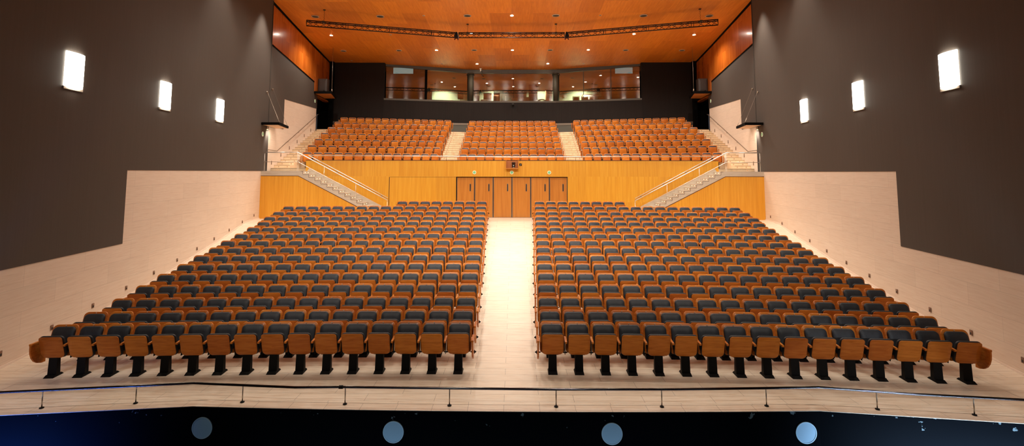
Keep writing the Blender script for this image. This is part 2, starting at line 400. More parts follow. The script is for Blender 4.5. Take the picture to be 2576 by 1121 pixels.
# low rail along the edge
t = tag(empty('low_barrier_rail', (0, 9.45, 0)), 'long low black-topped steel rail along the pit edge', 'railing')
bar = [(-12.2, 8.7), (-8.62, 9.14), (-5.56, 9.58), (-3.66, 9.43), (-2.86, 9.46), (-.96, 9.44), (.9, 9.42), (3.0, 9.46), (4.72, 9.54), (5.54, 9.59), (6.98, 9.33), (8.68, 9.13), (12.2, 8.7)]
m = MB(); m.tube([(x, y-9.45, .295) for x, y in bar], .021, 10); m.build('top_rail', M['darkmetal'], t)
m = MB(); m.tube([(-2.9, .005, .295), (-2.83, .01, .295)], .03, 10); m.build('coupler', M['black'], t)
for x, y in [(-9.45, 9.05), (-7.96, 9.235), (-6.48, 9.445), (-4.63, 9.52), (-2.79, 9.47), (-.95, 9.445), (.91, 9.43), (2.75, 9.455), (4.59, 9.52), (6.44, 9.42), (7.93, 9.23), (9.45, 9.05)]:
    m = MB(); m.tube([(x, y-9.45, 0), (x, y-9.45, .285)], .010, 8)
    p = m.build('post', M['dullsteel'], t)
    m = MB(); m.disc((x, y-9.45, 0), (0, 0, 1), .036, .014, 14); m.build('base_plate', M['black'], p)

# ------------------------------------------------------------------ theatre seats
W = .50; CH = {}
def back_fn(y_off, z0, k=1.0, bend=.05):
    # reclined, slightly hollow panel: depth is measured towards the stage
    def f(x, d, z):
        zz = z0+z; s_ = (zz-.36)/.56
        return (x, -.175+.175*s_+y_off-d+bend*(x*x)*-4*.25, zz)
    return f
def seat_fn(y_off, z0=.365):
    def f(x, d, z):
        s_ = z/.435
        return (x, -.285-.125*s_+y_off+d-.03*(1-(2*x/.44)**2)*0, z0+z)
    return f
def seat_geo(hi=True):
    G = {}
    sg = 5 if hi else 3; rg = (1., .55) if hi else (1.,)
    m = MB(); m.slab(.505, .56, .05, .028, lambda x, d, z: (x, -.16+.175*(z/.56)+.03-d-.35*x*x*.6, .36+z), sg, .007, rt=.085, rings=rg); G['backrest'] = m
    m = MB(); m.slab(.436, .462, .05, .056, lambda x, d, z: (x, -.155+.175*((z+.06)/.56)+.004-d-.35*x*x*.6, .425+z), sg, .016, rt=.078, rings=rg); G['back_cushion'] = m
    m = MB(); m.slab(.438, .435, .085, .016, lambda x, d, z: (x, -.275-.135*(z/.435)-d+.1*x*x, .362+z), sg, .005, rt=.055, rings=rg, wave=.014); G['seat_panel'] = m
    m = MB(); m.slab(.450, .447, .07, .085, lambda x, d, z: (x, -.190-.135*(z/.435)-d+.1*x*x, .362+z), sg, .026, rt=.07, rings=rg, wave=.010); G['seat_cushion'] = m
    m = MB()
    m.hexa([(-.085, -.295, .035), (.085, -.295, .035), (.085, -.19, .035), (-.085, -.19, .035)], [(-.078, -.285, .40), (.078, -.285, .40), (.078, -.20, .40), (-.078, -.20, .40)])
    m.box(-.12, .12, -.27, -.11, .35, .40)
    G['pedestal'] = m
    m = MB()
    m.hexa([(-.095, -.39, 0), (.095, -.39, 0), (.095, -.10, 0), (-.095, -.10, 0)], [(-.086, -.33, .045), (.086, -.33, .045), (.086, -.15, .045), (-.086, -.15, .045)])
    G['base_plate'] = m
    m = MB(); m.disc((0, -.005, .906), (0, -1, .25), .011, .006, 10); G['number_tag'] = m
    return G
def arm_geo():
    G = {}
    m = MB(); m.hexa([(-.021, -.40, .612), (.021, -.40, .612), (.021, -.10, .632), (-.021, -.10, .632)], [(-.021, -.40, .645), (.021, -.40, .645), (.021, -.10, .668), (-.021, -.10, .668)]); G['armrest'] = m
    m = MB()
    m.box(-.014, -.004, -.20, -.12, .33, .622); m.box(.008, .014, -.15, -.12, .33, .622)
    m.tube([(-.045, -.13, .355), (.045, -.13, .355)], .013, 6); G['arm_bracket'] = m
    return G
def end_geo():
    G = {}
    pts = []
    pts.append((-.10, .655)); pts.append((-.10, .24)); 
    for i in range(9):
        a = radians(180+90*i/8)       # front lower curve
    cur = [(-.10, .24), (-.20, .245), (-.30, .275), (-.38, .33), (-.44, .41), (-.475, .50), (-.485, .58), (-.485, .655)]
    poly = [(-.10, .655)]+cur
    m = MB(); m.prism([(-.015, y, z) for y, z in poly], (.030, 0, 0)); G['end_board'] = m
    m = MB(); m.hexa([(-.024, -.485, .655), (.024, -.485, .655), (.024, -.09, .655), (-.024, -.09, .655)], [(-.024, -.485, .69), (.024, -.485, .69), (.024, -.09, .69), (-.024, -.09, .69)]); G['armrest'] = m
    m = MB(); m.tube([(-.06, -.13, .355), (.016, -.13, .355)], .013, 6); m.tube([(.016, -.13, .355), (.028, -.13, .355), (.058, -.13, .355)], .045, 10, r2=.006); G['bolt_cap'] = m
    return G
SMAT = dict(backrest='seatwood', back_cushion='leather', seat_panel='seatwood', seat_cushion='seatpad', pedestal='black', base_plate='black', number_tag='tag', armrest='seatwood', arm_bracket='black', end_board='seatwood', bolt_cap='black')
GS = seat_geo(True); GA = arm_geo(); GE = end_geo()
MESH = {}
for G in (GS, GA, GE):
    for k_, m in G.items():
        key = ('end_' if (G is GE and k_ == 'armrest') else '')+k_
        MESH[key] = m.mesh(k_, [M[SMAT[k_]]])
def part(key, parent, name=None, x=0, flip=False):
    o = bpy.data.objects.new(name or key, MESH[key]); COL.objects.link(o); o.parent = parent
    if x: o.location.x = x
    if flip: o.rotation_euler.z = 0; o.scale = (-1, 1, 1)
    return o
def make_seat(p_left, p_right, end_l, end_r):
    r = empty('theatre_seat')
    b = part('backrest', r); part('number_tag', b)
    part('back_cushion', b)
    s_ = part('seat_panel', r); part('seat_cushion', s_)
    p = part('pedestal', r); part('base_plate', p)
    if end_l:
        a = part('end_board', r, x=-p_left, flip=True); 
        part('end_armrest', a, 'armrest'); part('bolt_cap', a)
    if end_r: 
        a = part('end_board', r, x=p_right)
        part('end_armrest', a, 'armrest'); part('bolt_cap', a)
    else:
        a = part('armrest', r, x=p_right); part('arm_bracket', a)
    return r

# far seats: one mesh, built from a lighter version of the same seat
LO = seat_geo(False); FARM = ['seatwood', 'leather', 'seatpad', 'black', 'tag']
def pack(parts):
    V = []; F = []; MI = []; S = []
    for key, m, dx, fl in parts:
        o = len(V); V += [((-x if fl else x)+dx, y, z) for x, y, z in m.v]
        for f, s_ in zip(m.f, m.sm):
            f = tuple(i+o for i in f); F.append(f[::-1] if fl else f); MI.append(FARM.index(SMAT[key])); S.append(s_)
    return V, F, MI, S
FAR = MB()
def far_seat(loc, rz, sp, el, er):
    P = [(k_, m, 0, False) for k_, m in LO.items()]
    if er: P += [(k_, m, sp/2+.03, False) for k_, m in GE.items()]
    else: P += [(k_, m, sp/2, False) for k_, m in GA.items()]
    if el: P += [(k_, m, -sp/2-.03, True) for k_, m in GE.items()]
    V, F, MI, S = pack(P)
    c, s_ = cos(rz), sin(rz); o = len(FAR.v)
    FAR.v += [(loc[0]+x*c-y*s_, loc[1]+x*s_+y*c, loc[2]+z) for x, y, z in V]
    FAR.f += [tuple(i+o for i in f) for f in F]; FAR.m += MI; FAR.sm += S

protos = {}
n_ind = 0
for k in range(16):
    nseat = NS[k]; sp = (XO[k]-XI[k])/(nseat-1)
    for s in (-1, 1):
        for i in range(nseat):
            ax = XI[k]+sp*i; x = s*ax; y = RY[k]-CV*ax*ax
            z = floorz(RY[k]-.25)
            rz = -s*2*CV*ax*.9 if False else atan2(-2*CV*x, 1)
            aisle = (i == 0); wall = (i == nseat-1)
            el = (aisle and s > 0) or (wall and s < 0); er = (aisle and s < 0) or (wall and s > 0)
            individual = k < 9 or (k == 9 and i < 6)
            if not individual:
                far_seat((x, y, z), rz, sp, el, er); continue
            key = (k, el, er)
            if key not in protos: r = make_seat(sp/2+.03, sp/2+(.03 if er else 0), el, er); protos[key] = r
            else: r = copy_tree(protos[key])
            r.location = (x, y, z); r.rotation_euler.z = rz
            n_ind += 1
            if aisle: place = 'at the centre aisle'
            elif wall: place = 'at the wall end'
            else: place = '%s from centre aisle' % ORD[i+1]
            tag(r, 'folded wooden seat, dark leather back, %s row from front, %s block, %s' % (ORD[k+1], side(s), place), 'theatre seat', 'folded wooden theatre seats of the stalls')
# balcony rows
BY = [32.0+1.108*k for k in range(7)]; BZ = [4.25+.4517*k for k in range(7)]
BG = [.36-.014*k for k in range(7)]
def bdy(k, x): return max(0, abs(x)-2.95)*(.36-.014*k)
def brow_y(k, x): return 32.0+1.108*k-bdy(k, x)
BI = [4.70, 4.72, 4.76, 4.79, 4.79, 4.77, 4.77]; BO = [11.42, 11.62, 11.70, 11.78, 11.80, 11.80, 11.82]
for k in range(7):
    for i in range(12):
        x = -2.97+.54*i; far_seat((x, BY[k], BZ[k]), 0, .54, i == 0, i == 11)
    sp = (BO[k]-BI[k])/13
    for s in (-1, 1):
        for i in range(14):
            x = s*(BI[k]+sp*i); rz = atan2(-s*(.36-.014*k), 1)
            a = sp*sqrt(1+(.36-.014*k)**2)
            far_seat((x, brow_y(k, x), BZ[k]), rz, a, (i == 0 and s > 0) or (i == 13 and s < 0), (i == 0 and s < 0) or (i == 13 and s > 0))
o = FAR.build('theatre_seats', [M[q] for q in FARM])
o['kind'] = 'stuff'; tag(o, 'all further folded wooden seats: last stalls rows and the whole balcony', 'theatre seats')

# ------------------------------------------------------------------ side walls
def wallpoly(name, yz, fn, s, thick, mat, off=0.):
    mb = MB(); pts = [(s*(fn(y)+off), y, z) for y, z in yz]
    mb.prism(pts, (s*thick, 0, 0)); return fixn(mb.build(name, mat))
for s in (-1, 1):
    S_ = side(s)
    struct(wallpoly('wall_%s_stone' % S_, [(2, -.2), (2, 2.03), (14.78, 2.03), (14.78, 4.10), (26.15, 4.10), (26.15, -.2)], mw, s, .3, M['wallstone'], .012))
    struct(wallpoly('wall_%s' % S_, [(2, 2.03), (2, 14.2), (26.2, 14.2), (26.2, 4.10), (14.78, 4.10), (14.78, 2.03)], mw, s, .3, M['grey']))
    # foot of the wall
    mb = MB(); pr = None
    for y in [9.3+.55*i for i in range(31)]:
        x = s*(mw(y)); z = floorz(y+CV*x*x)
        q = [(x-s*.03, y, z-.02), (x+s*.02, y, z-.02), (x+s*.02, y, z+.045), (x-s*.012, y, z+.045)]
        if pr: mb.hexa(pr, q)
        pr = q
    struct(fixn(mb.build('baseboard_%s' % S_, M['wallstone'])))
    # stair recess wall
    struct(wallpoly('wall_recess_%s_stone' % S_, [(26.15, 3.9), (26.15, 6.42), (28.65, 6.42), (28.65, 8.11), (35.1, 8.36), (35.1, 3.9)], rw, s, .3, M['wallstone'], .012))
    struct(wallpoly('wall_recess_%s' % S_, [(26.15, 6.42), (26.15, 10.62), (34.25, 10.0), (34.25, 9.3), (35.1, 9.3), (35.1, 8.36), (28.65, 8.11), (28.65, 6.42)], rw, s, .3, M['grey']))
    struct(wallpoly('wall_band_%s' % S_, [(26.15, 10.74), (26.15, 13.4), (39.2, 13.4), (39.2, 9.2), (34.38, 9.2), (34.38, 10.12)], rw, s, .3, M['bandwood']))
    struct(wallpoly('trim_gap_shade_%s' % S_, [(26.15, 10.62), (26.15, 10.74), (34.38, 10.12), (34.38, 9.3), (34.25, 9.3), (34.25, 10.0)], rw, s, .3, M['blackmat'], .03))  # black strip stands for the shadow in the gap under the wood band
    struct(wallpoly('trim_ceiling_%s' % S_, [(26.15, ceilz(26.15)-.14), (26.15, 13.3), (38.4, 12.6), (38.4, ceilz(38.4)-.12), (33.7, ceilz(33.7)-.12)], rw, s, .1, M['blackmat'], -.03))
    # return between main wall and recess wall above the landing
    mb = MB(); mb.box(*sorted((s*12.36, s*12.75)), 26.2, 26.22, 4.1, 14.0); struct(mb.build('wall_return_%s' % S_, M['grey']))
    # black doorway at the top of the side stairs
    mb = MB(); X = rw(35.1)
    mb.box(*sorted((s*(X+1.6), s*(X+1.7))), 34.9, 38.6, 6.5, 9.6)
    mb.box(*sorted((s*(X-.0), s*(X+1.7))), 35.0, 35.1, 6.5, 9.3)
    mb.box(*sorted((s*(X+.3), s*(X+1.7))), 38.4, 38.5, 6.5, 9.6)
    mb.box(*sorted((s*(X-.0), s*(X+1.7))), 35.0, 38.5, 9.3, 9.4)
    mb.box(*sorted((s*(X-.0), s*(X+1.7))), 34.9, 38.5, 6.9, 6.96)
    struct(mb.build('door_%d' % (7 if s < 0 else 8), M['blackmat']))
    mb = MB(); mb.box(*sorted((s*(X-.015), s*(X+.03))), 35.1, 35.16, 6.97, 8.0); struct(mb.build('trim_door_%s' % S_, plain('blue lit door edge '+S_, (.25, .33, .5, 1), .3, .6)))  # metal door edge, its blue highlight put into the colour

# step slot lights on the walls
def slotlight(x, y, z, s, ang, label, grp, h=.115, w=.075):
    e = tag(empty('step_slot_light', (x, y, z), ang), label, 'step light', grp)
    m = MB(); m.box(-.008, .004, -w/2, w/2, -h/2, h/2); m.build('plate', M['slot'], e)
    m = MB(); m.box(-.011, -.007, -w*.26, w*.26, -h*.36, h*.05); m.box(.007, .011, -w*.26, w*.26, -h*.36, h*.05); m.build('recess', M['slotdark'], e)
ma = math.atan(.1299)
LZ = [.315, .44, .59, .74, .90, 1.06, 1.24, 1.425, 1.61, 1.82, 1.995]
for s in (-1, 1):
    for i in range(11):
        y = 10.94+1.388*i
        slotlight(s*(mw(y)-.0), y, LZ[i], s, -s*ma, 'small slot light low on %s stone wall, %s from the front' % (side(s), ORD[i+1]), 'slot lights along the stalls walls')
    for i in range(6):
        y = 27.06+1.36*i
        slotlight(s*(rw(y)), y, 4.53+.45*i, s, -s*math.atan(.101), 'small slot light above %s balcony side stairs, %s from the bottom' % (side(s), ORD[i+1]), 'slot lights above the balcony side stairs', h=.20, w=.07)

# wall lamps
for s in (-1, 1):
    for i, (y0, y1, nm) in enumerate(((12.06, 12.70, 'nearest the stage, largest in view'), (16.17, 16.82, 'middle of its three'), (20.21, 20.88, 'farthest from the stage, smallest in view'))):
        yc = (y0+y1)/2
        e = tag(empty('wall_lamp', (s*mw(yc), yc, 6.50), -s*ma), 'bright rectangular lamp on the %s grey wall, %s' % (side(s), nm), 'wall lamp', 'bright rectangular wall lamps')
        m = MB()
        pts = [(-s*(.035+.05*(1-((q-.5)*2)**2)), (q-.5)*.62) for q in [i_/8 for i_ in range(9)]]
        poly = [(0, -.31)]+[(x, y) for x, y in pts]+[(0, .31)]
        m.prism([(x, y, -.40) for x, y in poly], (0, 0, .84)); fixn(m.build('glass_shade', M['sconce'], e))
        m = MB(); m.box(-.03 if s > 0 else .0, .0 if s > 0 else .03, -.33, .33, -.47, -.405); m.build('bracket', M['white'], e)
        L = bpy.data.lights.new('wall_lamp_light', 'AREA'); L.shape = 'RECTANGLE'; L.size = .6; L.size_y = .8; L.energy = 24; L.color = (1, .86, .66)
        lo = bpy.data.objects.new('wall_lamp_light', L); COL.objects.link(lo); lo.parent = e; lo.location = (-s*.12, 0, 0); lo.rotation_euler = (0, s*pi/2, 0)

# ------------------------------------------------------------------ ceiling
mb = MB(); cy = [2, 10, 15, 20, 23, 26.2, 27.8, 29.2, 29.5, 31.5, 33.7, 36.3, 38.5, 41.0]
vs = []
for y in cy:
    X = (mw(y) if y < 26.2 else rw(y))+.25
    vs += [(-X, y, ceilz(y)), (X, y, ceilz(y)), (X, y, ceilz(y)+.2), (-X, y, ceilz(y)+.2)]
fs = []
for j in range(len(cy)-1):
    for e_ in range(4): fs.append((4*j+e_, 4*j+(e_+1) % 4, 4*j+4+(e_+1) % 4, 4*j+4+e_))
fs += [(0, 1, 2, 3), tuple(4*(len(cy)-1)+q for q in (3, 2, 1, 0))]
mb.add(vs, fs); o = fixn(mb.build('ceiling', M['ceilwood'])); struct(o)

WARM = (1, .90, .77)
def spot(name, loc, energy, size=150, blend=.6, col=WARM, rad=.12, tgt=None, parent=None):
    L = bpy.data.lights.new(name, 'SPOT'); L.energy = energy; L.spot_size = radians(size); L.spot_blend = blend; L.color = col; L.shadow_soft_size = rad
    o = bpy.data.objects.new(name, L); COL.objects.link(o); o.location = loc
    if tgt is not None: o.rotation_euler = (Vector(tgt)-Vector(loc)).to_track_quat('-Z', 'Y').to_euler()
    return o
lit = [(-11.33, 31.8, 'left end of its row, beside the side band'), (11.35, 31.8, 'right end of its row, beside the side band'), (.03, 28.42, 'in the centre, in front of the truss'), (.03, 35.07, 'in the centre of the row behind the truss'), (-5.2, 35.05, 'left of centre behind the truss'), (5.23, 35.02, 'right of centre behind the truss'),
       (-2.5, 31.5, 'behind the truss by its left chain'), (2.55, 31.53, 'behind the truss by its right chain'), (7.58, 31.62, 'right, just under the truss'), (-2.67, 38.75, 'nearest the booth window, left one'), (2.69, 38.7, 'nearest the booth window, right one')]
E_DOWN = 290
for x, y, t in lit:
    z = ceilz(y)
    e = tag(empty('ceiling_downlight', (x, y, z)), 'lit recessed downlight in the wood ceiling, '+t, 'downlight', 'lit ceiling downlights')
    m = MB(); m.disc((0, 0, -.004), (0, 0, -1), .085, .012, 20); m.build('lens', M['lens'], e)
    m = MB(); m.ring((0, 0, 0), (0, 0, -1), .085, .105, .014, 20); m.build('ring', M['white'], e)
    spot('downlight_lamp', (x, y, z-.06), E_DOWN if y < 38 else 90, tgt=(x, y, 0))
for x, y, t in [(-11.08, 28.5, 'far left of the front row'), (-7.4, 28.5, 'second from left of the front row'), (-2.47, 28.42, 'left of centre in the front row'), (2.49, 28.42, 'right of centre in the front row'), (7.4, 28.47, 'second from right of the front row'), (11.08, 28.52, 'far right of the front row'),
                (-11.68, 35.2, 'far left of the rear row'), (-7.8, 35.1, 'second from left of the rear row'), (-2.6, 35.03, 'left of centre in the rear row'), (2.62, 35.04, 'right of centre in the rear row'), (7.8, 35.08, 'second from right of the rear row'), (11.68, 35.18, 'far right of the rear row')]:
    e = tag(empty('ceiling_loudspeaker', (x, y, ceilz(y))), 'dark round ceiling loudspeaker, '+t, 'ceiling loudspeaker', 'round loudspeakers in the wood ceiling')
    r = .185 if y < 30 else .165
    m = MB(); m.disc((0, 0, 0), (0, 0, -1), r, .02, 24); m.build('grille', M['grille'], e)
    m = MB(); m.ring((0, 0, 0), (0, 0, -1), r, r+.03, .028, 24); m.build('ring', M['white'], e)
for x, y, t in [(-7.56, 31.68, 'left, just under the truss'), (-4.92, 28.4, 'left of centre, in front of the truss'), (4.97, 28.4, 'right of centre, in front of the truss'), (-11.93, 37.8, 'in the far left corner by the rear wall'), (11.92, 37.7, 'in the far right corner by the rear wall'), (-5.35, 38.75, 'left above the booth window'), (5.39, 38.7, 'right above the booth window')]:
    e = tag(empty('unlit_downlight', (x, y, ceilz(y))), 'small unlit ceiling fitting, '+t, 'ceiling fitting', 'small unlit ceiling fittings')
    m = MB(); m.disc((0, 0, 0), (0, 0, -1), .05, .015, 14); m.build('lens', M['grille'], e)
    m = MB(); m.ring((0, 0, 0), (0, 0, -1), .05, .072, .02, 14); m.build('ring', M['white'], e)
# small white camera just in front of the booth window top
e = tag(empty('ceiling_camera', (-2.45, 39.6, 12.0)), 'small white camera hanging from the ceiling above the booth window', 'camera')
m = MB(); m.disc((0, 0, .0), (0, 0, 1), .10, .05, 14); m.build('mount', M['white'], e)
m = MB(); m.tube([(0, 0, .0), (0, 0, -.18)], .05, 12); m.build('body', M['white'], e)
m = MB(); m.tube([(.02, 0, -.16), (.13, 0, -.24)], .03, 8); m.build('lens', M['black'], e)

# ------------------------------------------------------------------ lighting truss
TT, TB = 12.16, 11.90
nodes = [(-11.05, 27.25), (-3.22, 29.8), (3.22, 29.8), (11.05, 27.25)]
tr = tag(empty('lighting_truss', (0, 29.8, 12.16)), 'long dark truss bent in three runs under the wood ceiling', 'truss')
for i in range(3):
    a = Vector((nodes[i][0], nodes[i][1]-29.8, 0)); b = Vector((nodes[i+1][0], nodes[i+1][1]-29.8, 0))
    d = (b-a); L = d.length; d.normalize(); nrm = Vector((-d.y, d.x, 0))
    g = .06 if 0 < i else .0
    if i != 0: a = a+d*.13
    if i != 2: b = b-d*.13
    L = (b-a).length; m = MB(); h = TT-TB
    ch = [(0, 0), (.30, 0), (.15, -h)]
    P = lambda t_, c: a+d*t_+nrm*(c[0]-.15)+Vector((0, 0, c[1]))
    for c in ch: m.tube([P(0, c), P(L, c)], .030, 6)
    nb = max(1, round(L/.34)); st = L/nb
    for q in range(nb):
        t0, t1 = q*st, (q+1)*st
        if q % 7 == 6:
            m.tube([P(t0, ch[0]), P(t0, ch[2])], .014, 4); m.tube([P(t0, ch[1]), P(t0, ch[2])], .014, 4)
            m.tube([P(t0+.12, ch[0]), P(t0+.12, ch[2])], .014, 4); continue
        u_, w_ = (0, 2) if q % 2 == 0 else (2, 0)
        m.tube([P(t0, ch[u_]), P(t1, ch[w_])], .013, 4, cap=False)
        u_, w_ = (1, 2) if q % 2 == 1 else (2, 1)
        m.tube([P(t0, ch[u_]), P(t1, ch[w_])], .013, 4, cap=False)
        m.tube([P(t0, ch[q % 2]), P(t1, ch[1-q % 2])], .013, 4, cap=False)
    for t_ in (0, L):
        for p_, q_ in ((0, 1), (1, 2), (2, 0)): m.tube([P(t_, ch[p_]), P(t_, ch[q_])], .014, 4)
    m.build('truss_section', M['truss'], tr)
for s in (-1, 1):
    m = MB(); cx_ = s*3.22
    m.hexa([(cx_-.11, -.2, -.27), (cx_+.11, -.2, -.27), (cx_+.11, .2, -.27), (cx_-.11, .2, -.27)], [(cx_-.05, -.18, .04), (cx_+.05, -.18, .04), (cx_+.05, .18, .04), (cx_-.05, .18, .04)])
    j = m.build('corner_joint', M['black'], tr)
    m = MB()
    for q in (-1, 1): m.tube([(cx_+q*.07, -.1, -.27), (cx_+q*.10, -.1, -.42)], .035, 8)
    m.build('foot_cap', M['redcap'], j)
for x, y, t in ((-10.2, 27.5, 'outermost on the left'), (-2.58, 29.8, 'left of the ceiling centre'), (2.6, 29.8, 'right of the ceiling centre'), (10.2, 27.5, 'outermost on the right')):
    zc_ = ceilz(y)
    e = tag(empty('suspension_chain', (x, y, zc_)), 'thin chain holding the dark truss, '+t, 'chain', 'chains holding the truss')
    m = MB(); m.disc((0, 0, 0), (0, 0, -1), .07, .035, 10); m.build('ceiling_hook', M['truss'], e)
    m = MB(); z0 = -.03
    while zc_+z0 > TT+.03:
        m.tube([(0, 0, z0), (.012 if int(z0*100) % 2 else -.012, 0, z0-.05), (0, 0, z0-.075)], .008, 5); z0 -= .07
    m.build('chain', M['truss'], e)
    m = MB(); m.box(-.06, .06, -.17, .17, TT-zc_-.03, TT-zc_+.04); m.build('clamp', M['grille'], e)

# ------------------------------------------------------------------ lower back wall with the doors, balcony front
mb = MB()
mb.box(-10.48, -2.79, YW, YW+.2, 1.6, 4.64); mb.box(2.87, 10.50, YW, YW+.2, 1.6, 4.64); mb.box(-2.79, 2.87, YW, YW+.2, 3.82, 4.64)
struct(mb.build('wall_balcony_front', M['frontwood']))
mb = MB(); mb.box(-10.48, 10.5, YW-.01, YW+.21, 4.64, 4.665); struct(mb.build('trim_parapet', plain('dark parapet cap', (.05, .02, .01, 1), .5)))
mb = MB(); mb.box(-2.79, 2.87, YW-.006, YW+.1, 3.80, 3.825); struct(mb.build('trim_lintel', M['blackmat']))
mb = MB(); mb.box(-2.95, 3.03, YW+.12, YW+.3, 1.5, 3.9); struct(mb.build('wall_door_reveal', M['blackmat']))
# narrow service door outline
mb = MB(); mb.box(-6.20, -6.17, YW-.004, YW+.05, 1.78, 3.80); mb.box(-6.17, -2.8, YW-.003, YW+.05, 3.80, 3.81); struct(mb.build('trim_panel_gap', plain('shadow gap', (.05, .015, .004, 1), .8)))
edges = [-2.76, -1.845, -.90, .05, 1.00, 1.95, 2.86]
for i in range(6):
    x0, x1 = edges[i]+.02, edges[i+1]-.02
    d = MB(); d.box(x0, x1, YW+.06, YW+.11, 1.79, 3.80); o = struct(d.build('door_%d' % (i+1), M['doorwood']))
    hx = x1-.20
    m = MB()
    pts = [(hx+.035*cos(a), 3.28+(.16 if sin(a) > 0 else -.16)+.035*sin(a)) for a in [2*pi*q/16+.01 for q in range(16)]]
    m.prism([(x, YW+.05, z) for x, z in pts], (0, .012, 0)); h = fixn(m.build('handle_plate', M['dullsteel'], o))
    m = MB(); m.box(hx-.015, hx+.015, YW+.044, YW+.052, 3.11, 3.45); m.build('grip_recess', M['blackmat'], h)
    m = MB()
    for q in (x0-.008, x1-.012): m.box(q, q+.02, YW+.045, YW+.07, 1.8, 3.8)
    m.build('edge_strip', M['dullsteel'], o)
mb = MB(); mb.box(-2.8, 2.88, YW-.05, YW+.12, 1.775, 1.79); struct(mb.build('trim_threshold', M['dullsteel']))
# projector niche
e = tag(empty('projector_niche', (.06, YW, 4.22)), 'small open wooden box on the balcony front above the centre doors', 'niche')
m = MB(); m.box(-.32, .32, -.30, 0, 0, .045); m.box(-.32, -.295, -.30, 0, .045, .46); m.box(.295, .32, -.30, 0, .045, .46); m.build('shell', M['doorwood'], e)
m = MB(); m.box(-.295, .295, -.01, .0, .045, .44); m.build('back_panel', plain('niche back', (.42, .14, .035, 1), .5), e)
e = tag(empty('projector', (.13, YW-.14, 4.265)), 'small black device standing in the wooden box above the doors', 'device')
m = MB(); m.tube([(0, 0, .0), (0, 0, .05)], .06, 12); m.build('base', M['dullsteel'], e)
m = MB(); m.slab(.15, .16, .03, .12, lambda x, d, z: (x, .06-d, .05+z), 4, .01); m.build('body', M['black'], e)
m = MB(); m.slab(.19, .06, .02, .14, lambda x, d, z: (x, .07-d, .225+z), 3, .008); m.build('head', M['black'], e)
m = MB(); m.disc((0, -.06, .13), (0, -1, 0), .035, .02, 12); m.build('lens', M['steel'], e)
e = tag(empty('wall_socket_plate', (.49, YW, 4.44)), 'small black square plate right of the wooden box above the doors', 'wall plate')
m = MB(); m.box(-.06, .06, -.015, 0, -.06, .06); m.build('plate', M['black'], e)
m = MB(); m.prism([(-.03, -.018, -.035), (-.01, -.018, -.035), (.035, -.018, .03), (.015, -.018, .03)], (0, .004, 0)); m.build('mark', M['white'], e)
# round exit signs
def exitsign(loc, rz, label, r=.095):
    e = tag(empty('exit_sign', loc, rz), label, 'exit sign', 'round green exit signs')
    m = MB(); m.disc((0, 0, 0), (0, -1, 0), r, .02, 24); m.build('disc', M['exitwhite'], e)
    m = MB(); m.ring((0, -.019, 0), (0, -1, 0), r*.0001, r*.62, .004, 20); o = m.build('green_field', M['exitgreen'], e)
    m = MB()   # small running figure and arrow, in white
    q = r*.5
    def b(x0, z0, x1, z1, w):
        dx, dz = x1-x0, z1-z0; l = sqrt(dx*dx+dz*dz); nx_, nz_ = -dz/l*w, dx/l*w
        m.prism([(x0+nx_, -.026, z0+nz_), (x1+nx_, -.026, z1+nz_), (x1-nx_, -.026, z1-nz_), (x0-nx_, -.026, z0-nz_)], (0, .003, 0))
    b(-.1*q, .35*q, .1*q, -.15*q, .12*q); b(.1*q, -.15*q, -.35*q, -.55*q, .08*q); b(.1*q, -.15*q, .4*q, -.6*q, .08*q); b(-.1*q, .3*q, .45*q, .1*q, .07*q); b(-.1*q, .3*q, -.5*q, .05*q, .07*q)
    m.disc((0, -.023, .62*q), (0, -1, 0), .14*q, .003, 10); m.build('figure', M['exitwhite'], o)
for x, t in ((-1.86, 'above the left pair of doors'), (.04, 'above the middle pair of doors'), (1.94, 'above the right pair of doors')):
    exitsign((x, YW, 4.045), 0, 'round green exit sign on the balcony front '+t)
for s in (-1, 1):
    y = 25.47; exitsign((s*mw(y), y, 5.92), s*(pi/2)*-1-s*ma if False else (-pi/2-ma if s > 0 else pi/2+ma), 'round green exit sign on the %s grey wall under the canopy' % side(s), .12)
    y = 34.55; exitsign((s*rw(y), y, 8.81), (-pi/2-.1 if s > 0 else pi/2+.1), 'round green exit sign beside the black doorway, top of %s stairs' % side(s), .115)

